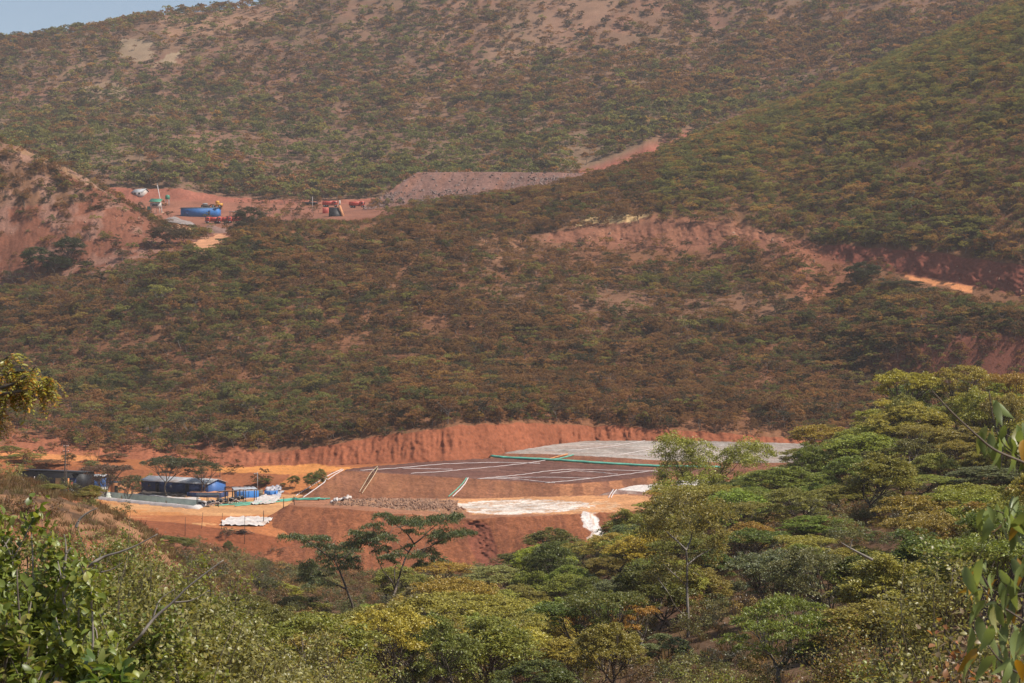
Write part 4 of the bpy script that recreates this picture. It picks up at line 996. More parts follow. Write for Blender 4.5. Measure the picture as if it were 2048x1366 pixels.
def geo_instances(name, pts, rot, scl, pick, tint, coll, label, cat):
    me = bpy.data.meshes.new(name)
    n = len(pts); me.vertices.add(n); me.vertices.foreach_set('co', np.ascontiguousarray(pts, np.float32).ravel())
    for nm, ty, arr, key in (('turn', 'FLOAT_VECTOR', rot, 'vector'), ('size', 'FLOAT_VECTOR', scl, 'vector'), ('tint', 'FLOAT_VECTOR', tint, 'vector')):
        me.attributes.new(nm, ty, 'POINT').data.foreach_set(key, np.ascontiguousarray(arr, np.float32).ravel())
    me.attributes.new('pick', 'INT', 'POINT').data.foreach_set('value', np.ascontiguousarray(pick, np.int32))
    o = add(name, me)
    ng = bpy.data.node_groups.new(name + '_spread', 'GeometryNodeTree')
    ng.interface.new_socket('Geometry', in_out='INPUT', socket_type='NodeSocketGeometry')
    ng.interface.new_socket('Geometry', in_out='OUTPUT', socket_type='NodeSocketGeometry')
    gi = ng.nodes.new('NodeGroupInput'); go = ng.nodes.new('NodeGroupOutput')
    ip = ng.nodes.new('GeometryNodeInstanceOnPoints'); ci = ng.nodes.new('GeometryNodeCollectionInfo')
    ci.inputs['Collection'].default_value = coll; ci.inputs['Separate Children'].default_value = True; ci.inputs['Reset Children'].default_value = True
    ip.inputs['Pick Instance'].default_value = True
    def at(nm, ty):
        a = ng.nodes.new('GeometryNodeInputNamedAttribute'); a.data_type = ty; a.inputs['Name'].default_value = nm
        return [s for s in a.outputs if s.name == 'Attribute' and s.enabled][0]
    l = ng.links
    l.new(gi.outputs[0], ip.inputs['Points']); l.new(ci.outputs[0], ip.inputs['Instance'])
    l.new(at('pick', 'INT'), ip.inputs['Instance Index']); l.new(at('turn', 'FLOAT_VECTOR'), ip.inputs['Rotation']); l.new(at('size', 'FLOAT_VECTOR'), ip.inputs['Scale'])
    l.new(ip.outputs[0], go.inputs[0])
    md = o.modifiers.new('spread', 'NODES'); md.node_group = ng
    return tag(o, label, cat, kind='stuff')

# cell areas and what can be seen of them from about the camera
dX = np.linalg.norm(np.stack([GX[:-1, 1:] - GX[:-1, :-1], GY[:-1, 1:] - GY[:-1, :-1]], 0), axis=0)
dY = np.abs(GY[1:, :-1] - GY[:-1, :-1])
AREA = dX * dY
GPYr = CY - GZ / GY * F
runmin = np.minimum.accumulate(GPYr, axis=0)
VIS = (GPYr <= np.r_[np.full((1, nc), 9999.0), runmin[:-1]] + 26)[:-1, :-1]
cxm = (GX[:-1, :-1] + GX[1:, 1:]) / 2; cym = (GY[:-1, :-1] + GY[1:, 1:]) / 2
inframe = (cpx > -160) & (cpx < 2210) & (cpy > -120)
def field(wl, s, o=3): return fbm(cxm / wl, cym / wl, s, o)
def scatter(dens, rng):
    n = rng.poisson(np.clip(AREA * dens, 0, 50))
    i, j = np.nonzero(n); k = n[i, j]
    i = np.repeat(i, k); j = np.repeat(j, k)
    a = rng.uniform(0, 1, len(i))[:, None]; b = rng.uniform(0, 1, len(i))[:, None]
    g = np.stack([GX, GY, GZ], -1)
    p = (g[i, j] * (1 - b) + g[i, j + 1] * b) * (1 - a) + (g[i + 1, j] * (1 - b) + g[i + 1, j + 1] * b) * a
    return p, i, j

def pal(rng, n, probs, keys):
    k = rng.choice(len(keys), n, p=None if probs is None else probs)
    t = np.array([keys[q] for q in range(len(keys))])[k]
    return t * rng.uniform(.75, 1.3, (n, 1)) * rng.uniform(.93, 1.07, (n, 3))

BROWN = np.array([(.235, .117, .050), (.205, .110, .050), (.255, .135, .055), (.175, .092, .045)])
GREEN = np.array([(.125, .128, .042), (.165, .155, .05), (.10, .105, .038), (.20, .18, .055)])
GOLD = np.array([(.26, .19, .055), (.23, .21, .06), (.30, .175, .055)])
DARK = np.array([(.06, .058, .032), (.075, .06, .037)])
def blend_tint(rng, g, gold=.08, dark=.12):
    n = len(g); out = np.empty((n, 3)); u = rng.uniform(0, 1, n)
    isg = rng.uniform(0, 1, n) < g
    out[:] = BROWN[rng.integers(0, len(BROWN), n)]
    out[isg] = GREEN[rng.integers(0, len(GREEN), isg.sum())]
    q = u < gold; out[q] = GOLD[rng.integers(0, len(GOLD), q.sum())]
    q = u > 1 - dark; out[q] = DARK[rng.integers(0, len(DARK), q.sum())]
    return out * rng.uniform(.75, 1.28, (n, 1)) * rng.uniform(.94, 1.06, (n, 3))

rng = np.random.default_rng(501)
# ---- middle hill and the right hill
dens = np.where((cs >= 13) & (cs <= 18), .24, 0.0)
dens *= np.clip(1.05 + 1.1 * field(14, 81) + .6 * field(5, 82), .12, 2.4)
dens[(zone == 7) | (zone == 8) | (zone == 6)] = 0
dens *= np.where(inpoly(cpx_, cpy_, [(1060, 485), (1250, 440), (1420, 436), (1570, 470), (1620, 500), (1560, 540), (1300, 530), (1100, 510)]) & (cs <= 17), .55, 1)
dens *= np.where(inpoly(cpx_, cpy_, [(960, 470), (1100, 455), (1650, 560), (1640, 660), (1200, 640), (980, 600)]) & (cs <= 16), .62, 1)
dens *= np.where(inpoly(cpx_, cpy_, [(1600, 470), (1700, 560), (1680, 640), (1800, 740), (1740, 790), (1650, 700), (1590, 600)]) & (cs <= 16), .6, 1)
dens *= np.where(inpoly(cpx_, cpy_, [(1660, 690), (1750, 645), (2300, 625), (2300, 760), (1720, 770)]) & (cs <= 15), 2.6, 1)
dens *= np.where(inpoly(cpx, cpy, [(1805, 548), (1960, 580), (1960, 606), (1805, 575)]) & (cs >= 14) & (cs <= 16), 0, 1)
low2 = inpoly(cpx_, cpy_, [(1580, 505), (1640, 520), (1850, 555), (2060, 590), (2060, 650), (1900, 610), (1700, 580), (1600, 550)]) & (cs <= 16)
dens *= np.where((cs == 12) | ((cs == 13) & (cpy > 800) & (cpx < 420)), .6, 1)
dens *= np.where(cs >= 17, .95, 1)
dens *= np.where((cs == 17) & (cpx < 480), .8, 1)
crest = (cs >= 16) & (cs <= 20) & (cpx > 540) & (cpx < 790) & (cpy < 475)
dens *= VIS & inframe
p, i, j = scatter(dens, rng)
gq = np.interp(cpx[i, j], [0, 150, 300, 600, 800, 1100, 1300, 1500, 1700, 2048], [.42, .52, .55, .45, .26, .15, .12, .15, .38, .45]) * np.interp(cpy[i, j], [420, 520, 600, 850], [.45, .6, 1.0, .95])
right = zone[i, j] == 2
gq = np.where(right, np.interp(cpy[i, j], [0, 200, 330, 480], [.9, .85, .75, .58]), gq)
gq = np.clip(gq + .5 * field(22, 83)[i, j] + .3 * field(70, 84)[i, j], .02, .95)
tint = blend_tint(rng, gq, .08, .10)
tint = np.where((right & (rng.uniform(0, 1, len(p)) < .30))[:, None], GOLD[rng.integers(0, 3, len(p))] * rng.uniform(.7, 1.1, (len(p), 1)), tint)
n = len(p)
tint[right] *= 1.15
pick = rng.choice(8, n, p=[.12, .11, .10, .10, .10, .13, .18, .16])
s_ = .84 * (.42 + .75 * rng.uniform(0, 1, n) ** 1.4 + .35 * (rng.uniform(0, 1, n) < .06)) * np.where(right, 1.12, 1.0) * (1 + .25 * field(25, 86)[i, j])
scl = np.stack([s_, s_, s_ * rng.uniform(.85, 1.15, n)], 1)
rot = np.stack([rng.normal(size=n) * .06, rng.normal(size=n) * .06, rng.uniform(0, 6.28, n)], 1)
lowc = (crest | low2)[i, j]; pick = np.where(lowc, rng.choice([6, 7], n), pick); scl[lowc] *= .8
# the nearest three hundred stand as trees of their own
order = np.argsort(p[:, 1] - 1000 * ((pick >= 6) | (cpx[i, j] < 0) | (cpx[i, j] > 1700) ) * -1)
own = order[:290]
mask = np.ones(n, bool); mask[own] = False
for q in own:
    px = cpx[i[q], j[q]]
    lk = 'green' if tint[q, 1] > tint[q, 0] * .92 else ('golden' if tint[q, 0] > .15 else 'brown')
    fl = 'flat-topped' if pick[q] in (0, 3) else ('half-bare' if pick[q] == 5 else 'bushy')
    wh = 'above the orange track on the left' if px < 480 else ('above the left half of the red cut bank' if px < 900 else ('above the right half of the red cut bank' if px < 1350 else 'on the hill foot behind the two-lobed tree'))
    o = thing('slope_tree', '%s %s tree %s' % (fl, lk, wh), 'tree', p[q], 0, '%s %s trees %s' % (fl, lk, wh))
    o.rotation_euler = rot[q]; o.scale = scl[q]
    tm_, lm_ = PARTS[pick[q]]
    add('trunk', tm_, o); c_ = add('crown', lm_, o); c_['tint'] = [float(v) for v in tint[q]]
for nm, sel, lab in (('hill_woodland', mask & ~right, 'thin brown and green woodland covering the middle hill'), ('hill_woodland', mask & right, 'denser yellow-green woodland covering the right hill')):
    geo_instances(nm, p[sel], rot[sel], scl[sel], pick[sel], tint[sel], midc, lab, 'woodland')
print('hill trees', n, right.sum())

# ---- spur and yard scrub
dens = np.where(zone == 3, .045 * np.clip(.7 + 1.2 * field(12, 92), .1, 2), 0.0) + np.where(zone == 4, .012, 0.0)
dens = np.where((zone == 3) & inpoly(cpx_, cpy_, [(-300, 100), (0, 285), (100, 340), (180, 395), (120, 410), (-300, 415)]), .13, dens)
dens *= np.where((zone == 4) & (cpx > 230) & (cpx < 500), .25, 1)
dens = np.where((cs >= 10) & (cs <= 12) & (cpx < 560) & (zone != 8), .035 * np.clip(.6 + field(9, 91), 0, 2), dens)
dens *= np.where((zone == 4) & (cpx > 625) & (cpx < 745), .0, 1); dens = np.where((zone == 4) & (cpx > 820), .06, dens); dens = np.where((zone == 4) & (cpx > 540) & (cpx < 640), .02, dens)
dens *= VIS & inframe
p, i, j = scatter(dens, rng); n = len(p)
tint = blend_tint(rng, np.full(n, .25), .12, .2)
pick = rng.choice([1, 2, 4, 5, 6, 7], n); s_ = rng.uniform(.5, 1.0, n)
geo_instances('scrub', p, np.stack([np.zeros(n), np.zeros(n), rng.uniform(0, 6.28, n)], 1), np.stack([s_, s_, s_], 1), pick, tint, midc, 'low brown scrub on the scree, mine yard and track banks', 'scrub')

# ---- far hill
dens = np.where(zone == 5, .046, 0.0)
dens *= np.clip(1.05 + 1.0 * field(40, 95) + .8 * field(12, 96), .12, 2.4)
dens *= np.where(inpoly(cpx_, cpy_, [(235, 70), (310, 75), (310, 120), (270, 135), (230, 115)]) | inpoly(cpx_, cpy_, [(325, 112), (370, 90), (350, 130), (300, 140)]), .15, 1)
dens *= np.where(inpoly(cpx_, cpy_, [(300, 20), (480, 10), (620, 0), (560, 40), (430, 80), (320, 80)]), .5, 1)
dens *= np.where(inpoly(cpx_, cpy_, [(1060, -50), (1260, -50), (1180, 60), (1080, 120), (960, 200), (940, 130)]), .55, 1)
dens *= np.where((cs == 24) & (cpy > 345) & (cpx > 230) & (cpx < 1200), 1.7, 1)
dens *= np.where(cs >= 26, .6, 1)
dens *= VIS & inframe
p, i, j = scatter(dens, rng); n = len(p)
gq = np.clip(np.interp(cpy[i, j], [0, 120, 220, 320, 380], [.45, .5, .62, .72, .6]) - .25 * (cpx[i, j] > 900) * (cpy[i, j] < 200) + .4 * field(60, 97)[i, j] + .3 * field(20, 98)[i, j], .05, .95)
tint = blend_tint(rng, gq, .10, .10)
lowl = (cpy[i, j] > 260) & (rng.uniform(0, 1, n) < .25)
tint *= 1.12
tint[lowl] = np.array([.20, .20, .065]) * rng.uniform(.8, 1.2, (lowl.sum(), 1))
pick = rng.choice(6, n, p=[.22, .2, .18, .14, .14, .12]); s_ = .5 + .8 * rng.uniform(0, 1, n) ** 1.5
geo_instances('hill_woodland', p, np.stack([rng.normal(size=n) * .05, rng.normal(size=n) * .05, rng.uniform(0, 6.28, n)], 1), np.stack([s_, s_, s_], 1), pick, tint, farc, 'hazy green woodland covering the high far hill', 'woodland')
print('far trees', n)
# ------------------------------------------------------------------ hoses, pipes and ladder on the ore pads
bpy.context.view_layer.update()
def hose(pts, rad, mat, name, label, cat, sides=6, lift=None, sub=9, parent=None, group=None):
    q = []
    for a, b in zip(pts[:-1], pts[1:]):
        for t in np.linspace(0, 1, sub, endpoint=False):
            q.append((a[0] + (b[0] - a[0]) * t, a[1] + (b[1] - a[1]) * t))
    q.append(pts[-1])
    q = [(u + 0.0, v + .5 * math.sin(k_ * 1.7 + len(q)) * random.uniform(.2, 1)) for k_, (u, v) in enumerate(q)]
    V = np.array([hit(u, v, (lift if lift is not None else rad * .8)) for u, v in q])
    # a hose spans small hollows instead of jumping into them
    for _ in range(2): V[1:-1] = np.maximum(V[1:-1], (V[:-2] + V[2:]) / 2 * .5 + V[1:-1] * .5) * np.array([0, 0, 1]) + V[1:-1] * np.array([1, 1, 0])
    return tag(MB().tube(V, rad, sides).build(name, mat, parent, True), label, cat, group)
WH = [([(720, 941), (790, 937), (890, 928), (985, 925), (1080, 927)], 'long white hose along the back of the brown heap top'),
      ([(805, 937), (850, 938), (905, 939)], 'short white hose in the left wedge of the brown heap top'),
      ([(822, 947), (880, 944), (930, 939), (1000, 933), (1060, 926), (1095, 920)], 'white hose running right and back from the front left edge of the brown heap'),
      ([(955, 958), (1010, 953), (1050, 949), (1090, 943), (1140, 939), (1240, 941), (1315, 943)], 'white hose forming the upper side of the right hand diamond'),
      ([(960, 958), (1040, 955), (1100, 955), (1180, 957)], 'white hose across the middle of the right hand diamond'),
      ([(985, 957), (1040, 959), (1085, 964), (1110, 966)], 'white hose along the front edge of the brown heap'),
      ([(1090, 966), (1140, 962), (1200, 955), (1260, 948), (1316, 940)], 'white hose forming the lower right side of the diamond'),
      ([(1100, 947), (1150, 942), (1200, 945), (1235, 949)], 'faint white hose inside the right hand diamond'),
      ([(1160, 889), (1200, 888), (1240, 888)], 'white hose near the back edge of the grey pad'),
      ([(1090, 901), (1150, 901), (1230, 892), (1290, 882)], 'white hose crossing the grey pad to its back edge'),
      ([(1180, 912), (1240, 910), (1290, 901), (1330, 893)], 'white hose crossing the right part of the grey pad'),
      ([(1262, 909), (1330, 908)], 'thin pale hose in the right part of the grey pad'),
      ([(1240, 979), (1290, 972), (1330, 965), (1345, 963)], 'white hose along the back of the low whitish heap')]
for pts, lab in WH: hose(pts, .065, M['pipewhite'], 'white_hose', lab, 'hose')
hose([(982, 914), (1010, 917), (1100, 921), (1200, 928), (1310, 934), (1440, 936)], .30, M['teal'], 'teal_hose_bundle', 'thick teal hose bundle along the foot of the grey pad', 'hose')
hose([(1098, 921), (1120, 918), (1147, 911)], .16, M['teal'], 'teal_hose', 'short teal hose climbing the grey pad beside the orange pipe', 'hose')
hose([(1097, 919), (1115, 914), (1135, 909)], .13, M['orange'], 'orange_pipe', 'orange pipe climbing the front of the grey pad', 'pipe')
hose([(897, 994), (912, 981), (925, 968), (933, 957)], .11, M['teal'], 'green_pipe', 'left one of two green pipes lying up the brown heap face', 'pipe')
hose([(905, 994), (920, 980), (930, 968), (936, 957)], .11, M['pipewhite'], 'green_pipe', 'right and paler one of two pipes lying up the brown heap face', 'pipe')
hose([(592, 992), (630, 968), (660, 950), (684, 939)], .10, M['pipewhite'], 'white_pipe', 'upper of two white pipes down the left end of the brown heap', 'pipe')
hose([(606, 996), (640, 972), (668, 951), (687, 940)], .10, M['pipewhite'], 'white_pipe', 'lower of two white pipes down the left end of the brown heap', 'pipe')
hose([(1217, 996), (1222, 987), (1227, 980)], .10, M['pipewhite'], 'white_pipe', 'left one of two short white pipes on the low whitish heap', 'pipe')
hose([(1222, 996), (1227, 987), (1233, 980)], .10, M['pipewhite'], 'white_pipe', 'right one of two short white pipes on the low whitish heap', 'pipe')
# bamboo ladder
r0 = thing('ladder', 'long pale pole ladder laid on the brown heap face', 'ladder', hit(721, 987))
o_ = np.array(r0.location)
def rail(pts):
    V = np.array([hit(u, v, .25) - o_ for u, v in pts]); return smooth_line(V, 24)
la = rail([(719, 986), (731, 966), (742, 948), (755, 935)]); lb = rail([(724, 989), (738, 968), (749, 951), (756, 938)])
MB().tube(la, .075).build('rail', M['bamboo'], r0); MB().tube(lb, .075).build('rail', M['bamboo'], r0)
for t in range(1, 23): MB().tube([la[t], lb[t]], .07, 5).build('rung', M['timber'], r0)
# green hoses on the platform at the left
for k, (pts, lab) in enumerate([([(430, 1012), (500, 1008), (560, 1002), (610, 998), (660, 998)], 'front one of the green hoses running across the orange yard to the heap'), ([(445, 1008), (520, 1005), (575, 999), (640, 997)], 'second green hose across the orange yard'),
                                ([(470, 1013), (540, 1006), (600, 1000), (650, 1000)], 'third green hose across the orange yard')]):
    hose(pts, .13, M['teal'], 'green_hose', lab, 'hose')
hose([(663, 1007), (675, 1003), (688, 1000), (702, 997)], .32, M['liner'], 'folded_white_sheet', 'rolled white sheet lying at the left end of the gravel bank', 'plastic sheet')

# ------------------------------------------------------------------ buildings
def shed(name, label, base, rz, Lx, D, Hh, rise, wall, roof, over=.35, group=None, doors=(), windows=(), gable_mat=None, lean=False):
    """front wall along local x (to the left, negative), right gable at x=0"""
    t = thing(name, label, 'shed', base, rz, group)
    m = MB()
    zt = Hh
    m.box(-Lx, 0, 0, .12, -1.0, Hh); m.box(-Lx, 0, D - .12, D, -1.0, Hh)
    m.build('wall', wall, t)
    for x0 in (-Lx + .003, -.123):
        g = MB()
        if rise > 0 and not lean:
            g.raw([(x0, .123, -1), (x0, D - .123, -1), (x0, D - .123, Hh), (x0, D / 2, Hh + rise), (x0, .123, Hh), (x0 + .12, .123, -1), (x0 + .12, D - .123, -1), (x0 + .12, D - .123, Hh), (x0 + .12, D / 2, Hh + rise), (x0 + .12, .123, Hh)],
                  [(0, 4, 3, 2, 1), (5, 6, 7, 8, 9), (0, 1, 6, 5), (1, 2, 7, 6), (2, 3, 8, 7), (3, 4, 9, 8), (4, 0, 5, 9)])
        else: g.box(x0, x0 + .12, .123, D - .123, -1, Hh)
        g.build('gable', gable_mat or wall, t)
    r = MB(); h0 = Hh + .02; k = rise / (D / 2) if not lean else rise / D
    a, b = -Lx - over, over
    if lean:
        r.hexa([(a, -over * 2, h0 + rise), (b, -over * 2, h0 + rise), (b, D + over, h0 - .0), (a, D + over, h0)], [(a, -over * 2, h0 + rise + .1), (b, -over * 2, h0 + rise + .1), (b, D + over, h0 + .1), (a, D + over, h0 + .1)])
        r.build('roof', roof, t)
    else:
        r.hexa([(a, -over, h0 - k * over), (b, -over, h0 - k * over), (b, D / 2, h0 + rise), (a, D / 2, h0 + rise)], [(a, -over, h0 - k * over + .09), (b, -over, h0 - k * over + .09), (b, D / 2, h0 + rise + .09), (a, D / 2, h0 + rise + .09)])
        r.hexa([(a, D / 2, h0 + rise), (b, D / 2, h0 + rise), (b, D + over, h0 - k * over), (a, D + over, h0 - k * over)], [(a, D / 2, h0 + rise + .09), (b, D / 2, h0 + rise + .09), (b, D + over, h0 - k * over + .09), (a, D + over, h0 - k * over + .09)])
        r.build('roof', roof, t)
    for (x, w_, h_, mt) in doors: MB().box(x, x + w_, -.05, -.003, -.2, h_).build('door', mt, t)
    for (x, z, w_, h_, mt) in windows: MB().box(x, x + w_, -.05, -.003, z, z + h_).build('window', mt, t)
    return t
def G3(px, Y, dz=0): return ground(px, Y, dz)
b = G3(416, 388); b[2] = -(989 - CY) / F * 388
shed('long_shed', 'long blue shed with grey sheet roof behind two umbrella trees', b, R(-33), 18.5, 5.4, 2.15, .75, M['navy_and_shade'], M['zinc'], doors=((-14.5, 1.1, 1.9, M['black']), (-6.2, 1.1, 1.9, M['black'])), windows=((-16.6, .9, .9, .7, M['glass']), (-10.4, 1.0, .5, .5, M['pale'])), gable_mat=M['blue'])  # front wall's shade painted as darker blue; the lit gable stays blue
b = G3(159, 390); b[2] = -(978 - CY) / F * 390
shed('open_shed', 'long dark open-fronted shed half hidden by the grassy knoll on the left', b, R(-24), 15.5, 5.0, 3.2, .35, M['black'], M['darkroof'], lean=True, doors=((-6.0, 1.4, 2.1, M['tan']), (-2.4, 1.6, 2.2, M['navy_and_shade'])), windows=((-10.8, .6, .9, 1.4, M['timber']),))  # solid black front wall paints the shade of the open front
b = G3(206, 400); b[2] = -(973 - CY) / F * 400
shed('blue_cabin', 'sunlit pale blue cabin at the right end of the dark open shed', b, R(-8), 4.9, 3.2, 2.1, .25, M['blue'], M['zinc'], windows=((-3.4, .8, .8, .6, M['glass']),))
b = G3(241, 393); b[2] = -(988 - CY) / F * 393
shed('mud_brick_hut', 'small orange mud brick hut behind the bare umbrella tree', b, R(-20), 2.4, 2.2, 2.3, .2, M['brick'], M['darkroof'], doors=((-1.4, .8, 1.7, M['timber']),))
b = G3(215, 390); b[2] = -(985 - CY) / F * 390
t = thing('block_wall', 'low pale block wall beside the orange hut', 'wall', b, R(-12)); MB().box(-2.6, 0, 0, .2, -.6, 1.05).build('wall_body', M['pale'], t); MB().box(-2.65, .05, -.05, .25, 1.055, 1.15).build('coping', M['steel'], t)

# lined pond with a raised white rim
pond = thing('lined_pond', 'long white-lined pond with pale green inner wall in front of the sheds', 'pond', P(300, 1000, 376))
po = np.array(pond.location)
outer = [P(196, 998, 381), P(392, 1021, 359), P(412, 1010, 371), P(216, 991, 393)]
zr = -30.95
def ring(s, z):
    c = np.mean(outer, 0); pts = [c + (q - c) * np.array([s, s if s < 1 else s, 0]) for q in outer]
    L4 = []
    for a in range(4):
        for k in range(10):
            q = pts[a] * (1 - k / 10) + pts[(a + 1) % 4] * (k / 10); q = np.array([q[0], q[1], z + .05 * random.uniform(-1, 1)]); L4.append(q - po)
    return L4
def ringband(rs, mat, name):
    m = MB(); n = 40; V = [v for r_ in rs for v in r_]
    Fc = [(a * n + k, a * n + (k + 1) % n, (a + 1) * n + (k + 1) % n, (a + 1) * n + k) for a in range(len(rs) - 1) for k in range(n)]
    m.raw(V, Fc); m.build(name, mat, pond, True)
ringband([ring(1.09, zr - .9), ring(1.03, zr - .08), ring(.96, zr + .05)], M['liner'], 'rim')
ringband([ring(.957, zr + .03), ring(.84, zr - 2.6)], M['linergreen'], 'inner_wall')
MB().raw(ring(.85, zr - 2.45), [tuple(range(40))]).build('water_sheet', M['water'], pond)

# low blue tanks
def tank(px, py, Y, rz, Lx, D, Hh, mat, label, fill):
    b = P(px, py, Y); t = thing('blue_tank', label, 'tank', b, rz)
    m = MB(); w = .1
    m.box(0, Lx, 0, w, -1, Hh); m.box(0, Lx, D - w, D, -1, Hh); m.box(0, w, w + .003, D - w - .003, -1, Hh - .003); m.box(Lx - w, Lx, w + .003, D - w - .003, -1, Hh - .003)
    m.build('wall', mat, t)
    r = MB()
    for k in range(int(Lx / 1.2) + 1): r.box(min(k * 1.2, Lx - .06), min(k * 1.2, Lx - .06) + .06, -.06, -.003, -.9, Hh + .01)
    r.build('rib', mat, t)
    n = 14; V = []; Fc = []
    for a in range(n):
        for c in range(6): V.append((w + (Lx - 2 * w) * a / (n - 1), w + (D - 2 * w) * c / 5, Hh - .12 + .16 * random.random()))
    for a in range(n - 1):
        for c in range(5): Fc.append((a * 6 + c, (a + 1) * 6 + c, (a + 1) * 6 + c + 1, a * 6 + c + 1))
    MB().raw(V, Fc).build('fill', fill, t, True)
    return t
tank(374, 996, 386, R(-10), 7.2, 4.6, 1.15, M['navy_and_shade'], 'long low dark blue tank with sandy top beside the canopies', M['brick'])
tank(474, 1000, 384, R(18), 4.4, 2.6, 1.75, M['bluebright'], 'bright blue open tank under the right canopy', M['litter'])
tank(529, 991, 392, R(-5), 2.4, 1.8, .95, M['bluebright'], 'small bright blue tank right of the tan cube tank', M['litter'])
b = P(514, 992, 388); t = thing('cube_tank', 'tan plastic cube tank between the two bright blue tanks', 'tank', b, R(8))
MB().box(0, 1.15, 0, 1.1, .14, 1.2).build('body', M['tan'], t); m = MB()
for k in range(5): m.box(.02 + k * .27, .06 + k * .27, -.04, -.003, 0, 1.22)
for k in range(3): m.box(-.05, 1.2, -.075, -.042, .15 + k * .5, .19 + k * .5)
m.build('cage', M['steel'], t); MB().box(-.05, 1.2, 0, 1.1, 0, .13).build('pallet', M['timber'], t); MB().tube([(.57, .55, 1.2), (.57, .55, 1.3)], .18, 10).build('lid', M['black'], t)

# canopies over the process line
def canopy(px, py, Y, rz, Lx, D, h0, h1, roofmat, label, nx=3):
    b = P(px, py, Y); t = thing('canopy', label, 'canopy', b, rz)
    V = []; Fc = []; n = 12
    for a in range(n + 1):
        for c in (0, 1):
            V.append((Lx * a / n, D * c, (h0 if c == 0 else h1) + .05 * random.uniform(-1, 1) + (.06 if a % 2 else 0)))
    for a in range(n): Fc.append((2 * a, 2 * a + 2, 2 * a + 3, 2 * a + 1))
    V2 = [(x, y, z - .05) for x, y, z in V]; k = len(V)
    V += V2; Fc += [tuple(i + k for i in f[::-1]) for f in Fc]
    Fc += [(2 * a, 2 * a + k, 2 * a + 2 + k, 2 * a + 2) for a in range(n)] + [(2 * a + 1, 2 * a + 3, 2 * a + 3 + k, 2 * a + 1 + k) for a in range(n)]
    MB().raw(V, Fc).build('roof', roofmat, t)
    for a in range(nx):
        for yy, hh in ((.15, h0), (D - .15, h1)):
            x = .15 + (Lx - .3) * a / (nx - 1)
            MB().tube([(x, yy, -.6), (x + random.uniform(-.05, .05), yy, hh - .08)], .07, 6).build('post', M['timber'], t)
    MB().box(.02, Lx, .1, .2, h0 - .2, h0 - .09).build('beam', M['timber'], t)
    return t
canopy(394, 1016, 362, R(14), 4.2, 2.6, 2.35, 2.6, M['darkroof'], 'dark canopy on thin posts at the right end of the pond')
canopy(437, 1010, 368, R(16), 3.6, 3.0, 2.7, 2.35, M['zinc'], 'grey sheet canopy with ragged edge over the machinery')
canopy(468, 1003, 374, R(17), 4.6, 3.0, 2.3, 2.6, M['zinc'], 'flat grey canopy over the bright blue open tank')
canopy(448, 996, 381, R(4), 3.2, 2.2, 2.1, 2.1, M['black'], 'small dark canopy behind the ragged grey one')
# black columns, drums and pale pipes under the canopies
t = thing('black_drum', 'black drums lying in a row under the canopies', 'drum', P(400, 1012, 364), R(14), 'black drums under the canopies')
MB().tube([(0, 0, .35), (0, .35, .36), (0, .95, .4), (0, 1.3, .42)], [.30, .36, .36, .30], 12).build('body', M['black'], t, True)
MB().tube([(0, .38, .36), (0, .44, .36)], .385, 12).build('hoop', M['steel'], t)
MB().tube([(0, 1.0, .40), (0, 1.06, .40)], .385, 12).build('hoop', M['steel'], t)
for k in range(1, 11):
    q = P(400 + k * 8.6, 1012 - k * 1.25, 364 + k * 1.7); dup_tree(t, q, R(14 + random.uniform(-22, 22)))
t = thing('pale_pipe', 'pale pipes leaning across the drums under the canopies', 'pipe', P(408, 1016, 361), R(-38), 'pale pipes over the drums')
MB().tube([(0, 0, .25), (1.3, 0, .75), (2.7, .1, 1.25)], .065, 6).build('tube_body', M['pipewhite'], t); MB().tube([(-.05, 0, .23), (.12, 0, .3)], .10, 8).build('flange', M['steel'], t)
for k in range(1, 9):
    q = P(408 + k * 9.5, 1016 - k * 1.1, 361 + k * 1.5); dup_tree(t, q, R(random.uniform(-60, -15) if k % 2 else random.uniform(150, 200)))

def crumple(poly, Y, n, amp, name, label, mat, cat, seed, dz=.12, wl=.7):
    """crumpled sheet lying on the ground inside a quadrilateral"""
    a, b, c, d = [np.array(q, float) for q in poly]
    V = []; Fc = []
    for i in range(n):
        for j in range(n):
            u, v = i / (n - 1), j / (n - 1)
            q = (a * (1 - u) + b * u) * (1 - v) + (d * (1 - u) + c * u) * v
            q = q + np.array([fbm(np.array([u * 5.]), np.array([v * 5.]), seed)[0] * 5, fbm(np.array([u * 5.]), np.array([v * 5.]), seed + 3)[0] * 1.6])
            w = hit(q[0], q[1]); V.append(w)
    V = np.array(V); o = V.mean(0)
    V[:, 2] += dz + amp * np.abs(fbm(V[:, 0] / wl, V[:, 1] / wl, seed + 7, 3))
    for i in range(n - 1):
        for j in range(n - 1): Fc.append((i * n + j, (i + 1) * n + j, (i + 1) * n + j + 1, i * n + j + 1))
    ob = MB().raw(V - o, Fc).build(name, mat, None, False); ob.location = tuple(o)
    return tag(ob, label, cat)
crumple([(438, 1052), (527, 1054), (545, 1037), (458, 1035)], 335, 30, .55, 'white_liner', 'crumpled white liner sheet on the slope left of the dump edge', M['liner'], 'plastic sheet', 11)
crumple([(500, 1010), (552, 1008), (565, 995), (520, 992)], 380, 22, .5, 'white_tarpaulin', 'crumpled white tarpaulin right of the canopies', M['liner'], 'plastic sheet', 21)
crumple([(548, 996), (560, 996), (568, 984), (540, 984)], 388, 14, .5, 'pale_sheet', 'pale sheet behind the white tarpaulin', M['litter'], 'plastic sheet', 31)
crumple([(530, 983), (562, 983), (560, 973), (536, 975)], 396, 22, .8, 'plastic_litter_heap', 'heap of white and blue plastic litter behind the small blue tank', M['litter'], 'litter heap', 41, wl=.5)
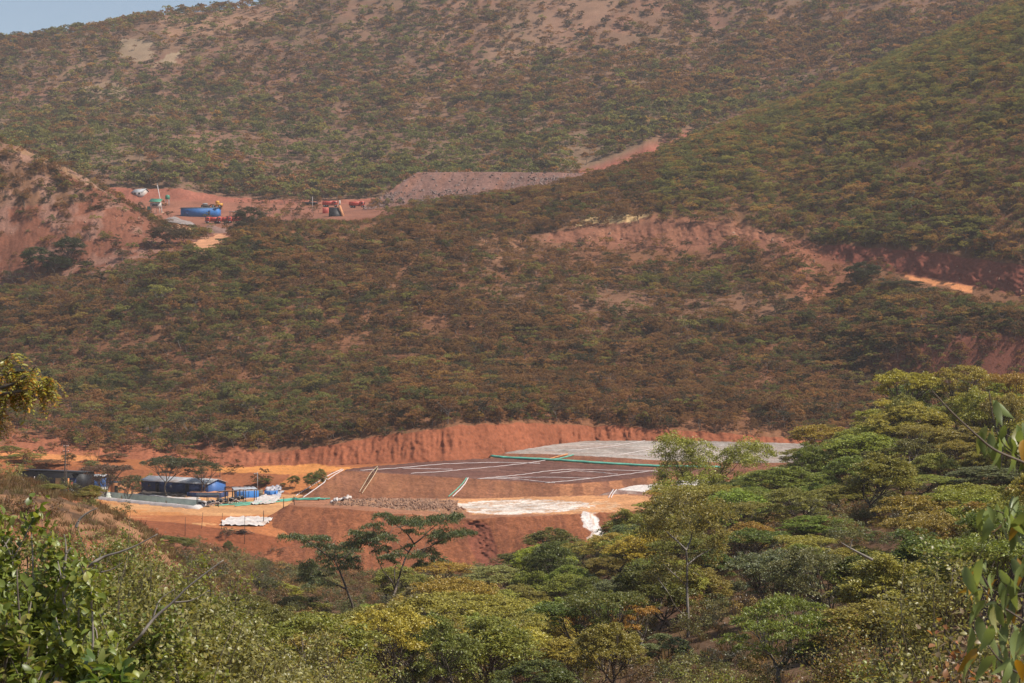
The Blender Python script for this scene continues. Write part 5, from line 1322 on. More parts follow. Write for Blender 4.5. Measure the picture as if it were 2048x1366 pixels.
crumple([(214, 992), (404, 1006), (398, 997), (228, 987)], 388, 26, .18, 'white_apron', 'flat pinkish white sheet along the far side of the lined pond', M['liner'], 'plastic sheet', 61)
crumple([(275, 990), (372, 995), (370, 989), (285, 984)], 392, 18, .6, 'branch_debris', 'grey brushwood and debris along the front of the long blue shed', M['timber'], 'debris', 51)

# poles and posts
def pole(px, pbase, ptop, Y, rad, mat, name, label, cat, lean=0.0, arms=(), group=None):
    g = ground(px, Y); zb = min(g[2], -(pbase - CY) / F * Y); zt = -(ptop - CY) / F * Y
    t = thing(name, label, cat, (g[0], Y, zb), 0, group)
    H_ = zt - zb
    MB().tube([(0, 0, -.4), (lean * .5, 0, H_ * .5), (lean, 0, H_)], [rad, rad * .9, rad * .75], 7).build('post', mat, t)
    for (z, w_, th) in arms:
        MB().box(lean - w_, lean + w_, -.07, .07, H_ * z - th, H_ * z).build('crossarm', M['timber'], t)
        for s in (-.85, 0, .85):
            MB().tube([(lean + s * w_, 0, H_ * z + .003), (lean + s * w_, 0, H_ * z + .22)], [.05, .07], 6).build('insulator', M['pipewhite'], t)
    return t
pole(126, 990, 891, 352, .15, M['timber'], 'power_pole', 'tall dark power pole with white insulators behind the grassy knoll', 'pole', lean=.55, arms=((.985, .45, .12), (.91, .5, .12)))
pole(132, 1000, 938, 330, .10, M['timber'], 'stay_post', 'shorter dark post standing right of the power pole', 'post', lean=.1)
pole(69, 962, 953, 380, .10, M['pipewhite'], 'marker_post', 'short white marker post in front of the dark open shed', 'post')
pl = pole(515, 982, 944, 398, .08, M['steel'], 'lamp_pole', 'thin grey lamp pole behind the tan cube tank', 'lamp pole')
MB().box(-.5, .1, -.08, .08, 3.85, 3.95).build('lamp_arm', M['steel'], pl); MB().box(-.75, -.45, -.14, .14, 3.78, 3.9).build('lamp_head', M['pipewhite'], pl)
FP = [(370, 1062, 1035, 330, 'first fence post from the left on the red slope'), (403, 1055, 1025, 334, 'leaning fence post second from the left on the red slope'), (442, 1057, 1026, 334, 'crooked fence post at the left tip of the white liner'), (489, 1072, 1032, 330, 'fence post in front of the middle of the white liner'),
      (527, 1048, 1021, 339, 'dark fence post at the right end of the white liner'), (567, 1020, 994, 348, 'fence post on the orange ground above the dump edge'), (589, 1014, 992, 351, 'thick black fence post at the top left corner of the dump')]
for k, (px, pb, pt, Y, lab) in enumerate(FP):
    t = pole(px, pb, pt, Y, .045 if k < 4 else .075, M['timber'], 'fence_post', lab, 'post', lean=(.08, .25, .3, .05, .02, .05, -.12)[k], group='fence posts along the edge of the yard')
    MB().box(-.09, .09, -.05, .05, 1.7, 1.76).build('cap', M['timber'], t)
for k, (px, pt, lab) in enumerate([(50, 958, 'pale bent stake on the grassy knoll left of the power pole')]):
    pole(px, 978, pt, 148, .025, M['pipewhite'], 'stake', lab, 'stake', lean=-.15)
# equipment beside the power pole
b = ground(141, 362); b[2] = -(980 - CY) / F * 362
t = thing('fuel_pump', 'red frame and orange board standing beside the power pole', 'equipment', b)
MB().box(-.55, -.25, -.1, .0, -.3, 2.2).build('board', M['orange'], t)
m = MB(); m.tube([(.1, 0, -.2), (.12, 0, 1.55)], .10, 8); m.build('red_cylinder', M['red'], t, True); MB().tube([(.35, .1, -.2), (.36, .1, 1.3), (.2, .1, 1.6)], .08, 8).build('red_pipe', M['red'], t, True)
MB().box(-.1, .55, -.25, .25, -.3, .25).build('base', M['steel'], t)
t = thing('black_tank', 'black tank at the foot of the red frame by the dark open shed', 'tank', ground(157, 364) + np.array([0, 0, .2])); MB().tube([(-.6, 0, .4), (-.5, 0, .4), (.5, 0, .4), (.6, 0, .4)], [.3, .5, .5, .3], 12).build('body', M['black'], t, True); MB().box(-.5, .5, -.3, .3, -.5, -.05).build('cradle', M['steel'], t)
t = thing('brush_pile', 'pile of dead black branches below the white liner', 'branch pile', hit(486, 1068)); m = MB()
for k in range(26):
    a = random.uniform(0, 3.1); l = random.uniform(.5, 1.5)
    m.tube([(-math.cos(a) * l + random.uniform(-1, 1), random.uniform(-.5, .5), .1), (random.uniform(-.8, .8), 0, random.uniform(.2, .8)), (math.cos(a) * l + random.uniform(-1, 1), random.uniform(-.5, .5), random.uniform(.1, .9))], .035, 4)
m.build('branches', M['timber'], t)

# ------------------------------------------------------------------ upper mine
def hitY(px, py, Y):
    h_ = hit(px, py)
    return h_ if abs(h_[1] - Y) < 90 else P(px, py, Y)
b = hitY(433, 434, 850) + np.array([0, 0, 1.0]); shed('workshop', 'bright blue workshop shed of the upper mine with a dark roof', b, R(-10), 17.2, 6.2, 3.1, .6, M['bluebright'], M['darkroof'], over=.5, gable_mat=M['bluebright'], doors=((-15.5, 2.4, 2.2, M['blue']), (-4, 1.0, 2.0, M['blue'])))
b = hitY(300, 428, 845); t = thing('headframe_hut', 'green-roofed hut on stilts beside the slanted pole at the upper mine', 'hut', b, R(-6))
MB().box(0, 4.6, 0, 3, 2.9, 5.4).build('wall', M['pale'], t); MB().hexa([(-.5, -.5, 5.6), (5.2, -.5, 5.4), (5.2, 3.4, 7.1), (-.5, 3.4, 7.3)], [(-.5, -.5, 5.75), (5.2, -.5, 5.55), (5.2, 3.4, 7.25), (-.5, 3.4, 7.45)]).build('roof', M['green'], t)
for x in (.1, 2.3, 4.5):
    for y in (.1, 2.9): MB().tube([(x, y, -1), (x, y, 2.95)], .1, 6).build('leg', M['pale'], t)
MB().box(-1.5, -.1, .5, 2.5, -.5, 3.6).build('tank_panel', M['green'], t); MB().box(.9, 3.6, -.06, -.003, 3.6, 4.6).build('window', M['glass'], t)
t = thing('slanted_mast', 'tall pale mast leaning left beside the green-roofed hut', 'mast', hitY(325, 425, 838)); MB().tube([(0, 0, -1), (-.9, 0, 5), (-2.45, 0, 13)], [.26, .22, .14], 8).build('pole', M['pipewhite'], t); MB().tube([(-2.45, 0, 13), (-2.5, 0, 13.5)], .2, 8).build('head', M['steel'], t); MB().box(-.5, .5, -.5, .5, -1, .2).build('foot', M['bamboo'], t)
t = thing('green_water_tank', 'green water tank on a stand right of the leaning mast', 'tank', hitY(335, 411, 880)); MB().tube([(0, 0, 3.0), (0, 0, 3.1), (0, 0, 4.7), (0, 0, 5.1)], [1.0, 1.1, 1.1, .5], 16).build('body', M['green'], t, True)
for x in (-.7, .7):
    for y in (-.7, .7): MB().tube([(x, y, -1), (x, y, 3.0)], .09, 6).build('leg', M['steel'], t)
b = hitY(284, 395, 905) + np.array([0, 0, .9]); shed('pale_hut', 'pale grey hut left of the green-roofed hut at the upper mine', b, R(-30), 6.5, 5.5, 1.9, 1.7, M['pale'], M['zinc'], over=.4, windows=((-2.4, .6, 1.2, 1.0, M['glass']),), doors=((-5, 1, 1.8, M['timber']),))
t = thing('open_shelter', 'low flat grey shelter behind the parked red trucks', 'shelter', hitY(458, 434, 850)); MB().box(0, 6, 0, 4, 2.4, 2.6).build('roof', M['pale'], t)
for x in (.2, 5.8):
    for y in (.2, 3.8): MB().tube([(x, y, -1), (x, y, 2.4)], .1, 6).build('post', M['timber'], t)
def wheel(x, y, r, w, par):
    o = MB().tube([(x, y - w / 2, r), (x, y - w / 2 + .06, r), (x, y + w / 2 - .06, r), (x, y + w / 2, r)], [r * .9, r, r, r * .9], 14).build('wheel', M['tyre'], par, False)
    MB().tube([(x, y - w / 2 - .02, r), (x, y + w / 2 + .02, r)], r * .5, 10).build('rim', M['steel'], o)
def truck(px, py, Y, rz, label, s=1.0):
    t = thing('dump_truck', label, 'truck', hitY(px, py, Y), rz, 'red dump trucks of the upper mine'); t.scale = (s, s, s)
    MB().box(-3.9, 3.0, -.45, .45, .75, 1.05).build('chassis', M['timber'], t)
    m = MB(); m.box(-4.0, .9, -1.2, 1.2, 1.06, 1.25); m.box(-4.0, .9, -1.25, -1.12, 1.253, 2.75); m.box(-4.0, .9, 1.12, 1.25, 1.253, 2.75); m.box(.75, .9, -1.117, 1.117, 1.253, 3.0); m.box(-4.0, -3.88, -1.117, 1.117, 1.253, 2.6)
    m.build('tipper_body', M['red'], t)
    m = MB()
    for k in range(6):
        for y0, y1 in ((-1.33, -1.253), (1.253, 1.33)): m.box(-3.95 + k * .95, -3.83 + k * .95, y0, y1, 1.3, 2.7)
    m.build('side_rib', M['red'], t)
    m = MB(); m.hexa([(1.15, -1.2, .7), (3.1, -1.2, .7), (3.1, 1.2, .7), (1.15, 1.2, .7)], [(1.15, -1.15, 2.85), (2.85, -1.15, 2.85), (2.85, 1.15, 2.85), (1.15, 1.15, 2.85)]); m.build('cab', M['red'], t)
    MB().hexa([(3.02, -1.0, 1.75), (3.06, -1.0, 1.75), (3.06, 1.0, 1.75), (3.02, 1.0, 1.75)], [(2.92, -1.0, 2.6), (2.95, -1.0, 2.6), (2.95, 1.0, 2.6), (2.92, 1.0, 2.6)]).build('windscreen', M['glass'], t)
    for y0, y1 in ((-1.215, -1.18), (1.18, 1.215)): MB().box(1.7, 2.6, y0, y1, 1.75, 2.5).build('side_window', M['glass'], t)
    MB().box(3.05, 3.2, -1.15, 1.15, .55, .95).build('bumper', M['steel'], t)
    for x in (-3.1, -1.9, 2.2):
        for y in (-1.0, 1.0): wheel(x, y, .52, .36, t)
    return t
truck(424, 446.5, 838, R(205), 'leftmost red dump truck of three parked below the blue workshop', .95)
truck(447, 446.5, 838, R(205), 'middle red dump truck of three parked below the blue workshop', .95)
truck(467, 446, 838, R(208), 'right one of three parked dump trucks, half behind the dark bush', .95)
truck(662, 414, 850, R(-6), 'red dump truck standing above the dark loading ramp', 1.0)
truck(716, 415.5, 848, R(-8), 'red dump truck closest to the waste rock dump', 1.0)
t = thing('loading_ramp', 'dark loading ramp with pale wing wall below the red dump truck', 'ramp', hitY(657, 434, 846))
MB().hexa([(0, 0, -2), (6.6, -1, -2), (6.6, 4, -2), (0, 4, -2)], [(0, 2.6, 4.3), (4.0, 2.6, 4.3), (4.0, 4, 4.3), (0, 4, 4.3)]).build('dark_face', M['black'], t)
MB().hexa([(6.61, -1.2, -2), (7.6, -1.2, -2), (7.6, 4, -2), (6.61, 4, -2)], [(4.01, 2.4, 5.2), (5.0, 2.4, 5.2), (5.0, 4, 5.2), (4.01, 4, 5.2)]).build('wing_wall', M['brick'], t)
MB().box(4.3, 4.9, 2.5, 3.1, 4.5, 7.4).build('pillar', M['pale'], t)
t = thing('red_container', 'dull red block at the left side of the dark loading ramp', 'container', hitY(645, 427, 844)); MB().box(0, 2.4, 0, 3, -1.5, 2.6).build('body', M['red'], t); m = MB()
for k in range(5): m.box(.1 + k * .5, .22 + k * .5, -.05, -.003, -.4, 2.5)
m.build('rib', M['red'], t)
t = thing('dark_shelter', 'low black shelter left of the upper red truck', 'shelter', hitY(603, 411, 858)); MB().hexa([(0, 0, 1.4), (7.8, 0, 1.2), (7.8, 3, 1.6), (0, 3, 1.8)], [(0, 0, 1.6), (7.8, 0, 1.4), (7.8, 3, 1.8), (0, 3, 2.0)]).build('roof', M['black'], t); MB().box(.2, 7.6, 2.5, 2.7, -1, 1.5).build('back_wall', M['black'], t)
for x in (.3, 4, 7.5): MB().tube([(x, .2, -1), (x, .2, 1.35)], .08, 5).build('post', M['timber'], t)
pole(625, 412, 393, 856, .10, M['pipewhite'], 'pale_pole', 'thin pale pole behind the low black shelter', 'pole')
t = thing('wheel_loader', 'yellow wheel loader standing behind the blue workshop', 'loader', hitY(434, 416, 885), R(172))
MB().box(-2.6, .2, -1.0, 1.0, .9, 2.2).build('engine_body', M['yellow'], t); MB().box(-.9, .55, -.8, .8, 2.203, 3.4).build('cab', M['yellow'], t); MB().box(-.8, .45, -.83, -.803, 2.4, 3.2).build('window', M['glass'], t)
MB().box(.203, 2.2, -.6, .6, .8, 1.5).build('front_frame', M['yellow'], t); MB().tube([(1.2, -.5, 1.5), (2.8, -.5, 1.7), (4.0, -.5, .7)], .16, 6).build('arm', M['timber'], t); MB().tube([(1.2, .5, 1.5), (2.8, .5, 1.7), (4.0, .5, .7)], .16, 6).build('arm', M['timber'], t)
MB().hexa([(3.9, -1.3, .2), (5.3, -1.3, .15), (5.3, 1.3, .15), (3.9, 1.3, .2)], [(3.7, -1.3, 1.3), (4.4, -1.3, 1.3), (4.4, 1.3, 1.3), (3.7, 1.3, 1.3)]).build('bucket', M['timber'], t)
for x in (-1.6, 1.6):
    for y in (-.9, .9): wheel(x, y, .75, .5, t)
t = thing('fuel_bowser', 'dark low machine left of the yellow wheel loader', 'machine', hitY(402, 416, 888)); MB().box(0, 3.4, 0, 1.6, .5, 1.5).build('body', M['timber'], t); MB().tube([(.6, .8, 1.9), (.7, .8, 1.9), (2.9, .8, 1.9), (3, .8, 1.9)], [.3, .42, .42, .3], 10).build('drum', M['steel'], t, True)
for x in (.6, 2.8):
    for y in (.1, 1.5): wheel(x, y, .4, .3, t)

# ------------------------------------------------------------------ rocks
def rock_coll(name, seeds, mat):
    c = bpy.data.collections.new(name)
    for s in seeds:
        rg = np.random.default_rng(s)
        d = rand_dirs(rg, 16)
        import bmesh
        bm = bmesh.new()
        for v in d * np.array([1, .8, .65]) * rg.uniform(.75, 1.1, (16, 1)): bm.verts.new(v)
        bmesh.ops.convex_hull(bm, input=bm.verts)
        me = bpy.data.meshes.new('rock'); bm.to_mesh(me); bm.free(); me.materials.append(mat)
        o = bpy.data.objects.new('%s_%d' % (name, s), me); c.objects.link(o)
    return c
rk = rock_coll('rock', range(5), M['rock']); rg_ = rock_coll('grey_rock', range(5), M['rock_grey'])
def rocks(name, p, smin, smax, coll, label, seed):
    rg = np.random.default_rng(seed); n = len(p)
    s = smin + (smax - smin) * rg.uniform(0, 1, n) ** 3
    geo_instances(name, p, rg.uniform(0, 6.28, (n, 3)), np.stack([s, s * rg.uniform(.7, 1.1, n), s * rg.uniform(.6, 1, n)], 1), rg.integers(0, 5, n), np.ones((n, 3)) * .2, coll, label, 'rubble')
def from_grid(G, n, seed, wfun):
    rg = np.random.default_rng(seed); Gi = G[2:-2, 2:-2]; r, c = Gi.shape[:2]
    x, y = pxy(Gi); w = wfun(x, y, np.arange(r)[:, None] / r); w = np.clip(w, 0, None).ravel(); w /= w.sum()
    k = rg.choice(r * c, n, p=w); return Gi.reshape(-1, 3)[k] + rg.normal(size=(n, 3)) * np.array([.3, .1, .02])
def wrock(x, y, v):
    band = np.exp(-((y - (388 - (x - 950) * .05)) / 9) ** 2) * np.clip(fbm(x / 40, y / 12, 3) + .35, 0, 1) * 5
    left = np.exp(-((x - (835 - (y - 346) * 1.15)) / 16) ** 2) * (y > 385) * 5
    return .35 + band + left + 2.2 * (x > 1060) * (y > 355)
rocks('dump_rubble', from_grid(rock_grid, 5200, 7, wrock), .18, 1.15, rg_, 'grey boulders and stones strewn over the waste rock dump', 701)
rocks('gravel', from_grid(gravel_grid, 2600, 8, lambda x, y, v: 1 + 2 * np.exp(-((y - 1012) / 5) ** 2)),   .10, .5, rk, 'loose grey and orange stones on the gravel bank', 702)
rngk = np.random.default_rng(91)
p, i, j = scatter(np.where(zone == 3, .16, 0) * np.clip(.5 + 1.3 * field(9, 111), 0, 2) * (VIS & inframe), rngk)
rocks('scree', p, .10, .8, rk, 'loose red-brown stones on the left scree spur', 703)
dm = np.where(inpoly(cpx_, cpy_, [(1000, 470), (1180, 440), (1560, 468), (1640, 500), (1600, 640), (1300, 640), (1050, 580)]) & (cs >= 15) & (cs <= 17), .05, 0) * np.clip(.4 + 1.6 * field(8, 112), 0, 2)
dm = dm + np.where((cs == 16) & (cpx > 1060), .10, 0)
p, i, j = scatter(dm * (VIS & inframe), rngk)
rocks('hill_rubble', p, .15, .95, rk, 'reddish boulders below the raw cut on the middle hill', 704)
p, i, j = scatter(np.where((cs >= 10) & (cs <= 12), .06, 0) * (VIS & inframe) + np.where((cs == 7) & (cpx > 250) & (cpx < 560), .10, 0), rngk)
rocks('valley_stones', p, .06, .28, rk, 'small red stones scattered on the banks around the sheds', 705)

# ------------------------------------------------------------------ dry grass and undergrowth of the near slope
def blades(seed, n, h_, w_, sp):
    rg = np.random.default_rng(seed); V = []
    for k in range(n):
        a = rg.uniform(0, 6.28); b = rg.uniform(0, sp); p0 = np.array([math.cos(a) * b, math.sin(a) * b, 0])
        d = np.array([math.cos(a), math.sin(a), 0]) * rg.uniform(.1, .6) * h_; hh = h_ * rg.uniform(.5, 1.1); s = np.array([-math.sin(a), math.cos(a), 0]) * w_
        V += [p0 - s, p0 + s, p0 + d * .5 + s * .7 + np.array([0, 0, hh * .6]), p0 + d + np.array([0, 0, hh])]
    return np.array(V)
gc_ = bpy.data.collections.new('grass_tufts')
for k in range(4):
    V = blades(900 + k, 40, .42, .013, .35)
    o = bpy.data.objects.new('tuft_%d' % k, np_mesh('tuft', V, quads=np.arange(len(V)).reshape(-1, 4), mats=[M['grassblade']])); gc_.objects.link(o)
uc = bpy.data.collections.new('undergrowth_kinds')
for k in range(4):
    T = pads_tree(seed=950 + k, H=1.6, W=2.6, base=.1, dome=.8, npads=9, pr=.36, vz=.7, nleaf=1500, ll=.12, lw=.06, twigs=3, r0=.035, sides=4)
    o = bpy.data.objects.new('undershrub_%d' % k, T.one_mesh('undershrub', M['bark'], M['leaf'])); uc.objects.link(o)
vis2 = (GPYr <= np.r_[np.full((1, nc), 9999.0), runmin[:-1]] + 40)[:-1, :-1] & (cpx > -120) & (cpx < 2170) & (cpy < 1500)
dg = np.where((cs >= 2) & (cs <= 6), .8, 0) * np.clip(.7 + 1.2 * field(6, 121), .1, 2) * vis2
dg *= np.where(cym > 90, .75, 1)
p, i, j = scatter(dg, rngk); n = len(p)
tt = np.array([(.20, .135, .065), (.17, .105, .05), (.24, .17, .085), (.14, .11, .045), (.17, .09, .05)])[rngk.integers(0, 5, n)] * rngk.uniform(.7, 1.2, (n, 1))
s = rngk.uniform(.6, 1.5, n); geo_instances('dry_grass', p, np.stack([np.zeros(n), np.zeros(n), rngk.uniform(0, 6.28, n)], 1), np.stack([s, s, s], 1), rngk.integers(0, 4, n), tt, gc_, 'dry brown grass on the near slope and knoll', 'grass')
dg = np.where((cs >= 3) & (cs <= 6), .10, 0) * np.clip(.6 + 1.4 * field(11, 123), 0, 2) * vis2
dg *= np.where(inpoly(cpx, cpy, [(1240, 1200), (1500, 1170), (1560, 1290), (1420, 1400), (1240, 1400)]), .6, 1) * np.where(cpx > 1000, 1.5, 1) * np.where(knoll[:-1, :-1] | ((cpx < 340) & (cym > 95)), .06, 1)
dg = np.where((cs == 7) & (cpx > 250) & (cpx < 560), .02, dg)
p, i, j = scatter(dg, rngk); n = len(p)
tt = blend_tint(rngk, np.full(n, .6), .12, .2); s = rngk.uniform(.5, 1.3, n)
geo_instances('undergrowth', p, np.stack([np.zeros(n), np.zeros(n), rngk.uniform(0, 6.28, n)], 1), np.stack([s, s, s], 1), rngk.integers(0, 4, n), tt, uc, 'low green and brown undergrowth beneath the near wood', 'undergrowth')

# ------------------------------------------------------------------ the plants close to the viewpoint, leaf by leaf
def leaf_shape(Ln, W, fold=.25, curl=.25, tip=.9):
    """five cross sections along the midrib, drooping towards the tip"""
    xs = np.array([0, .18, .45, .74, 1.0]); wd = np.array([.06, .72, 1.0, .66, .02]); V = []
    for x, w in zip(xs, wd):
        z = -curl * x * x * Ln; h_ = w * W / 2
        V += [(x * Ln, -h_, z + fold * h_), (x * Ln, 0, z), (x * Ln, h_, z + fold * h_)]
    Fc = []
    for k in range(4):
        a = 3 * k; Fc += [(a, a + 1, a + 4, a + 3), (a + 1, a + 2, a + 5, a + 4)]
    return np.array(V), np.array(Fc)
def put_leaves(rng, pos, dirs, shape, smin=.65, smax=1.25, roll=.5):
    V0, F0 = shape; n = len(pos)
    d = dirs / np.linalg.norm(dirs, axis=1)[:, None]
    up = np.array([0, 0, 1.0]) + rng.normal(size=(n, 3)) * roll
    s = np.cross(up, d); s /= np.linalg.norm(s, axis=1)[:, None] + 1e-9; u = np.cross(d, s)
    k = rng.uniform(smin, smax, n)[:, None, None]
    V = pos[:, None, :] + k * (V0[None, :, 0:1] * d[:, None] + V0[None, :, 1:2] * s[:, None] + V0[None, :, 2:3] * u[:, None])
    Q = F0[None] + (np.arange(n) * len(V0))[:, None, None]
    return V.reshape(-1, 3), Q.reshape(-1, 4)
def plant(name, label, cat, base, stems, leafsets, bark):
    """stems: list of (points, r0, r1) in world space; leafsets: (V, Q, tint, material)"""
    o = np.asarray(base, float); t = thing(name, label, cat, o)
    m = MB()
    for pts, a, b in stems: m.tube(np.asarray(pts) - o, np.linspace(a, b, len(pts)), 6)
    m.build('stems', bark, t, True)
    for (V, Q, tn, mt) in leafsets:
        me = np_mesh('leaves', V - o, quads=Q, mats=[mt], smooth=False); l = add('leaves', me, t); l['tint'] = [float(v) for v in tn]
    return t
def along(rng, pts, n, spread, t0=.25, outward=.8, droop=.2):
    pts = np.asarray(pts); k = len(pts) - 1
    t = rng.uniform(t0, 1, n) * k; i = np.minimum(t.astype(int), k - 1); f = (t - i)[:, None]
    p = pts[i] * (1 - f) + pts[i + 1] * f
    d = pts[i + 1] - pts[i]; d /= np.linalg.norm(d, axis=1)[:, None]
    q = rand_dirs(rng, n) * outward + d * .5; q[:, 2] -= droop
    return p + rand_dirs(rng, n) * spread * rng.uniform(0, 1, n)[:, None], q
def shrub_near(px, ptop, Y, wpx, seed, nst, nleaf, shape, tint, label, bark='bark', spread=.05, droop=.15, pbase=None, dead=2, tint2=None, share2=.15, twig=.3, name='shrub'):
    rng = np.random.default_rng(seed)
    g = ground(px, Y, 0); zt = -(ptop - CY) / F * Y; H_ = max(zt - g[2], .8); W_ = wpx / F * Y
    stems = []; tips = []
    for k in range(nst):
        a = rng.uniform(0, 6.28); q = math.sqrt(rng.uniform(0, 1)) * W_ / 2
        e = g + np.array([math.cos(a) * q, math.sin(a) * q * .8, H_ * rng.uniform(.62, 1.0) * (1 - .35 * (q / (W_ / 2 + 1e-6)) ** 2)])
        s0 = g + np.array([rng.normal() * W_ * .06, rng.normal() * W_ * .06, -.2])
        p = bent(s0, e, rng, 12, .10, .35); stems.append((p, .008 + .004 * H_, .003)); tips.append(p)
        for _ in range(4):
            b0 = p[rng.integers(4, 11)]; e2 = b0 + rand_dirs(rng, 1)[0] * np.array([1, 1, .6]) * W_ * twig * rng.uniform(.4, 1) + np.array([0, 0, .1 * H_])
            pp = bent(b0, e2, rng, 7, .14, .2); stems.append((pp, .005, .002)); tips.append(pp)
    for k in range(dead):
        e = g + np.array([rng.uniform(-.6, .6) * W_, rng.uniform(-.4, .2) * W_, H_ * rng.uniform(.9, 1.08)]); stems.append((bent(g, e, rng, 9, .12, .1), .009, .003))
    P_, D_ = [], []
    per = max(4, nleaf // len(tips))
    for p in tips:
        a, b = along(rng, p, per, spread, .35, .8, droop); P_.append(a); D_.append(b)
    P_ = np.vstack(P_); D_ = np.vstack(D_); sel = rng.uniform(0, 1, len(P_)) < share2
    ls = []
    for mk, tn in ((~sel, tint), (sel, tint2 or tint)):
        if mk.any(): V, Q = put_leaves(rng, P_[mk], D_[mk], shape); ls.append((V, Q, tn, M['bigleaf']))
    return plant(name, label, 'shrub', g, stems, ls, M[bark])
ROUND = leaf_shape(.054, .034); SMALL = leaf_shape(.062, .040); LONG = leaf_shape(.085, .034, .2, .3); BIG = leaf_shape(.077, .029, .3, .5); MID = leaf_shape(.075, .046)
GRN = (.15, .19, .032); GRN2 = (.22, .24, .045); OLV = (.235, .21, .065); RUST = (.34, .14, .06); PALE = (.30, .275, .10); BRN = (.20, .14, .075)
shrub_near(60, 985, 11.5, 260, 1001, 22, 5200, ROUND, GRN, 'leafy green shrub with round glossy leaves at the left edge', tint2=GRN2, share2=.35, bark='bark_pale', spread=.10, dead=0)
shrub_near(150, 1075, 10.5, 220, 1002, 22, 5000, ROUND, GRN2, 'brighter green shrub right of the one at the left edge', tint2=GRN, share2=.4, bark='bark_pale', spread=.10, dead=0)
shrub_near(15, 1120, 9.0, 190, 1003, 18, 3000, ROUND, GRN, 'dark green shrub cut by the left edge below the tall leafy one', tint2=OLV, share2=.3, bark='bark', spread=.1, dead=0)
shrub_near(45, 1215, 5.6, 240, 1004, 14, 800, ROUND, BRN, 'brown shrub with rusty drying leaves in the lower left corner', tint2=RUST, share2=.30, bark='bark_pale', spread=.07, dead=0)
shrub_near(205, 1290, 8.2, 190, 1005, 16, 2200, LONG, (.085, .135, .022), 'fresh green long-leaved shrub at the bottom edge near the left corner', tint2=GRN2, share2=.3, spread=.06, dead=0)
shrub_near(190, 1200, 12.0, 240, 1006, 20, 5000, ROUND, GRN, 'green shrub in the middle of the lower left thicket', tint2=GRN2, share2=.4, spread=.12, dead=0)
for k, (px, pt, Y, w, tn, t2, lab) in enumerate([(270, 1060, 26, 260, OLV, PALE, 'grey-olive thicket shrub below the grassy knoll'), (400, 1085, 30, 220, OLV, GRN2, 'olive shrub with bare twigs right of the grey-olive one'), (350, 1170, 23, 280, OLV, PALE, 'pale olive shrub around the long dead branch'),
                                          (470, 1225, 27, 300, PALE, OLV, 'pale yellowish shrub at the bottom left of centre'), (330, 1270, 19, 300, OLV, GRN2, 'olive shrub at the bottom edge right of the fresh green one'), (620, 1215, 36, 300, PALE, OLV, 'pale broad-leaved shrub left of bottom centre'),
                                          (560, 1300, 30, 300, OLV, PALE, 'dusty olive shrub cut by the bottom edge left of centre'), (720, 1262, 42, 220, GRN2, OLV, 'green shrub cut by the bottom edge below the flat-topped trees'), (180, 1050, 33, 220, OLV, GRN, 'small dark olive shrub on the flank of the knoll'),
                                          (430, 1150, 38, 220, GRN2, OLV, 'greenish shrub behind the tip of the dead branch'), (250, 1150, 20, 240, GRN, OLV, 'dull green shrub between thicket and dead branch'), (95, 1020, 24, 190, GRN, OLV, 'green shrub against the bare flank of the knoll'), (30, 1010, 30, 170, OLV, GRN2, 'olive shrub at the left edge below the knoll crest'), (250, 1030, 48, 170, OLV, GRN, 'dark shrub where the knoll meets the red slope'), (150, 1110, 17, 200, GRN2, OLV, 'bushy green shrub under the curved dead branch'), (330, 1100, 44, 200, GRN2, OLV, 'light green shrub left of the olive one with bare twigs')]):
    shrub_near(px, pt, Y, w, 1100 + k, 30, 10500, SMALL if Y > 22 else ROUND, tn, lab, tint2=t2, share2=.4, spread=.13 + .004 * Y, bark='bark', dead=1, twig=.22)
for k, (px, pt, Y, w, tn, t2, lab) in enumerate([(1880, 1075, 27, 300, PALE, (.22, .19, .07), 'pale yellow-green leafy shrub at lower right behind the big leaves'), (1990, 1130, 20, 240, OLV, PALE, 'olive shrub at the right edge below the hanging leaves'), (1830, 1205, 30, 260, GRN2, (.24, .14, .04), 'green and orange shrub at bottom right'),
                                          (1700, 1245, 40, 260, OLV, (.26, .15, .05), 'olive shrub with orange leaves at the bottom edge, right side'), (1900, 1270, 17, 260, BRN, RUST, 'dry brown-leaved shrub in the lower right corner'), (1800, 1310, 24, 200, PALE, OLV, 'pale green shrub at the bottom edge near the right corner'),
                                          (1420, 1330, 60, 260, GRN2, OLV, 'green drooping shrub at the bottom edge right of centre')]):
    shrub_near(px, pt, Y, w, 1200 + k, 22, 7000 if Y > 20 else 1800, SMALL if Y > 18 else MID, tn, lab, tint2=t2, share2=.35, spread=.2 + .006 * Y, bark='bark', dead=2, twig=.22)
# dead branches of the thicket
def dead_branch(pts, Y, r0, label, twigs):
    V = smooth_line(np.array([P(q[0], q[1], Y + (q[2] if len(q) > 2 else 0)) for q in pts]), 24); o = V[0].copy()
    t = thing('dead_branch', label, 'branch', o); MB().tube(V - o, np.linspace(r0, r0 * .25, 24), 7).build('limb', M['bark_pale'], t, True)
    for q in twigs:
        W = smooth_line(np.array([P(a[0], a[1], Y + (a[2] if len(a) > 2 else 0)) for a in q]), 10); MB().tube(W - o, np.linspace(r0 * .45, r0 * .12, 10), 5).build('twig', M['bark_pale'], t, True)
dead_branch([(175, 1400, 2), (215, 1335, 1), (270, 1285), (305, 1240), (345, 1205), (375, 1175), (420, 1140), (447, 1120)], 17, .019, 'long pale dead branch slanting up through the lower left thicket', [[(345, 1205), (385, 1200), (420, 1180)], [(305, 1238), (320, 1200), (350, 1178)]])
dead_branch([(150, 1190, 1), (178, 1135), (205, 1115), (240, 1104), (275, 1090), (315, 1068)], 16, .016, 'curved dead branch above the long one in the lower left thicket', [[(190, 1140), (200, 1110), (208, 1095)], [(200, 1145), (225, 1138), (245, 1125)]])
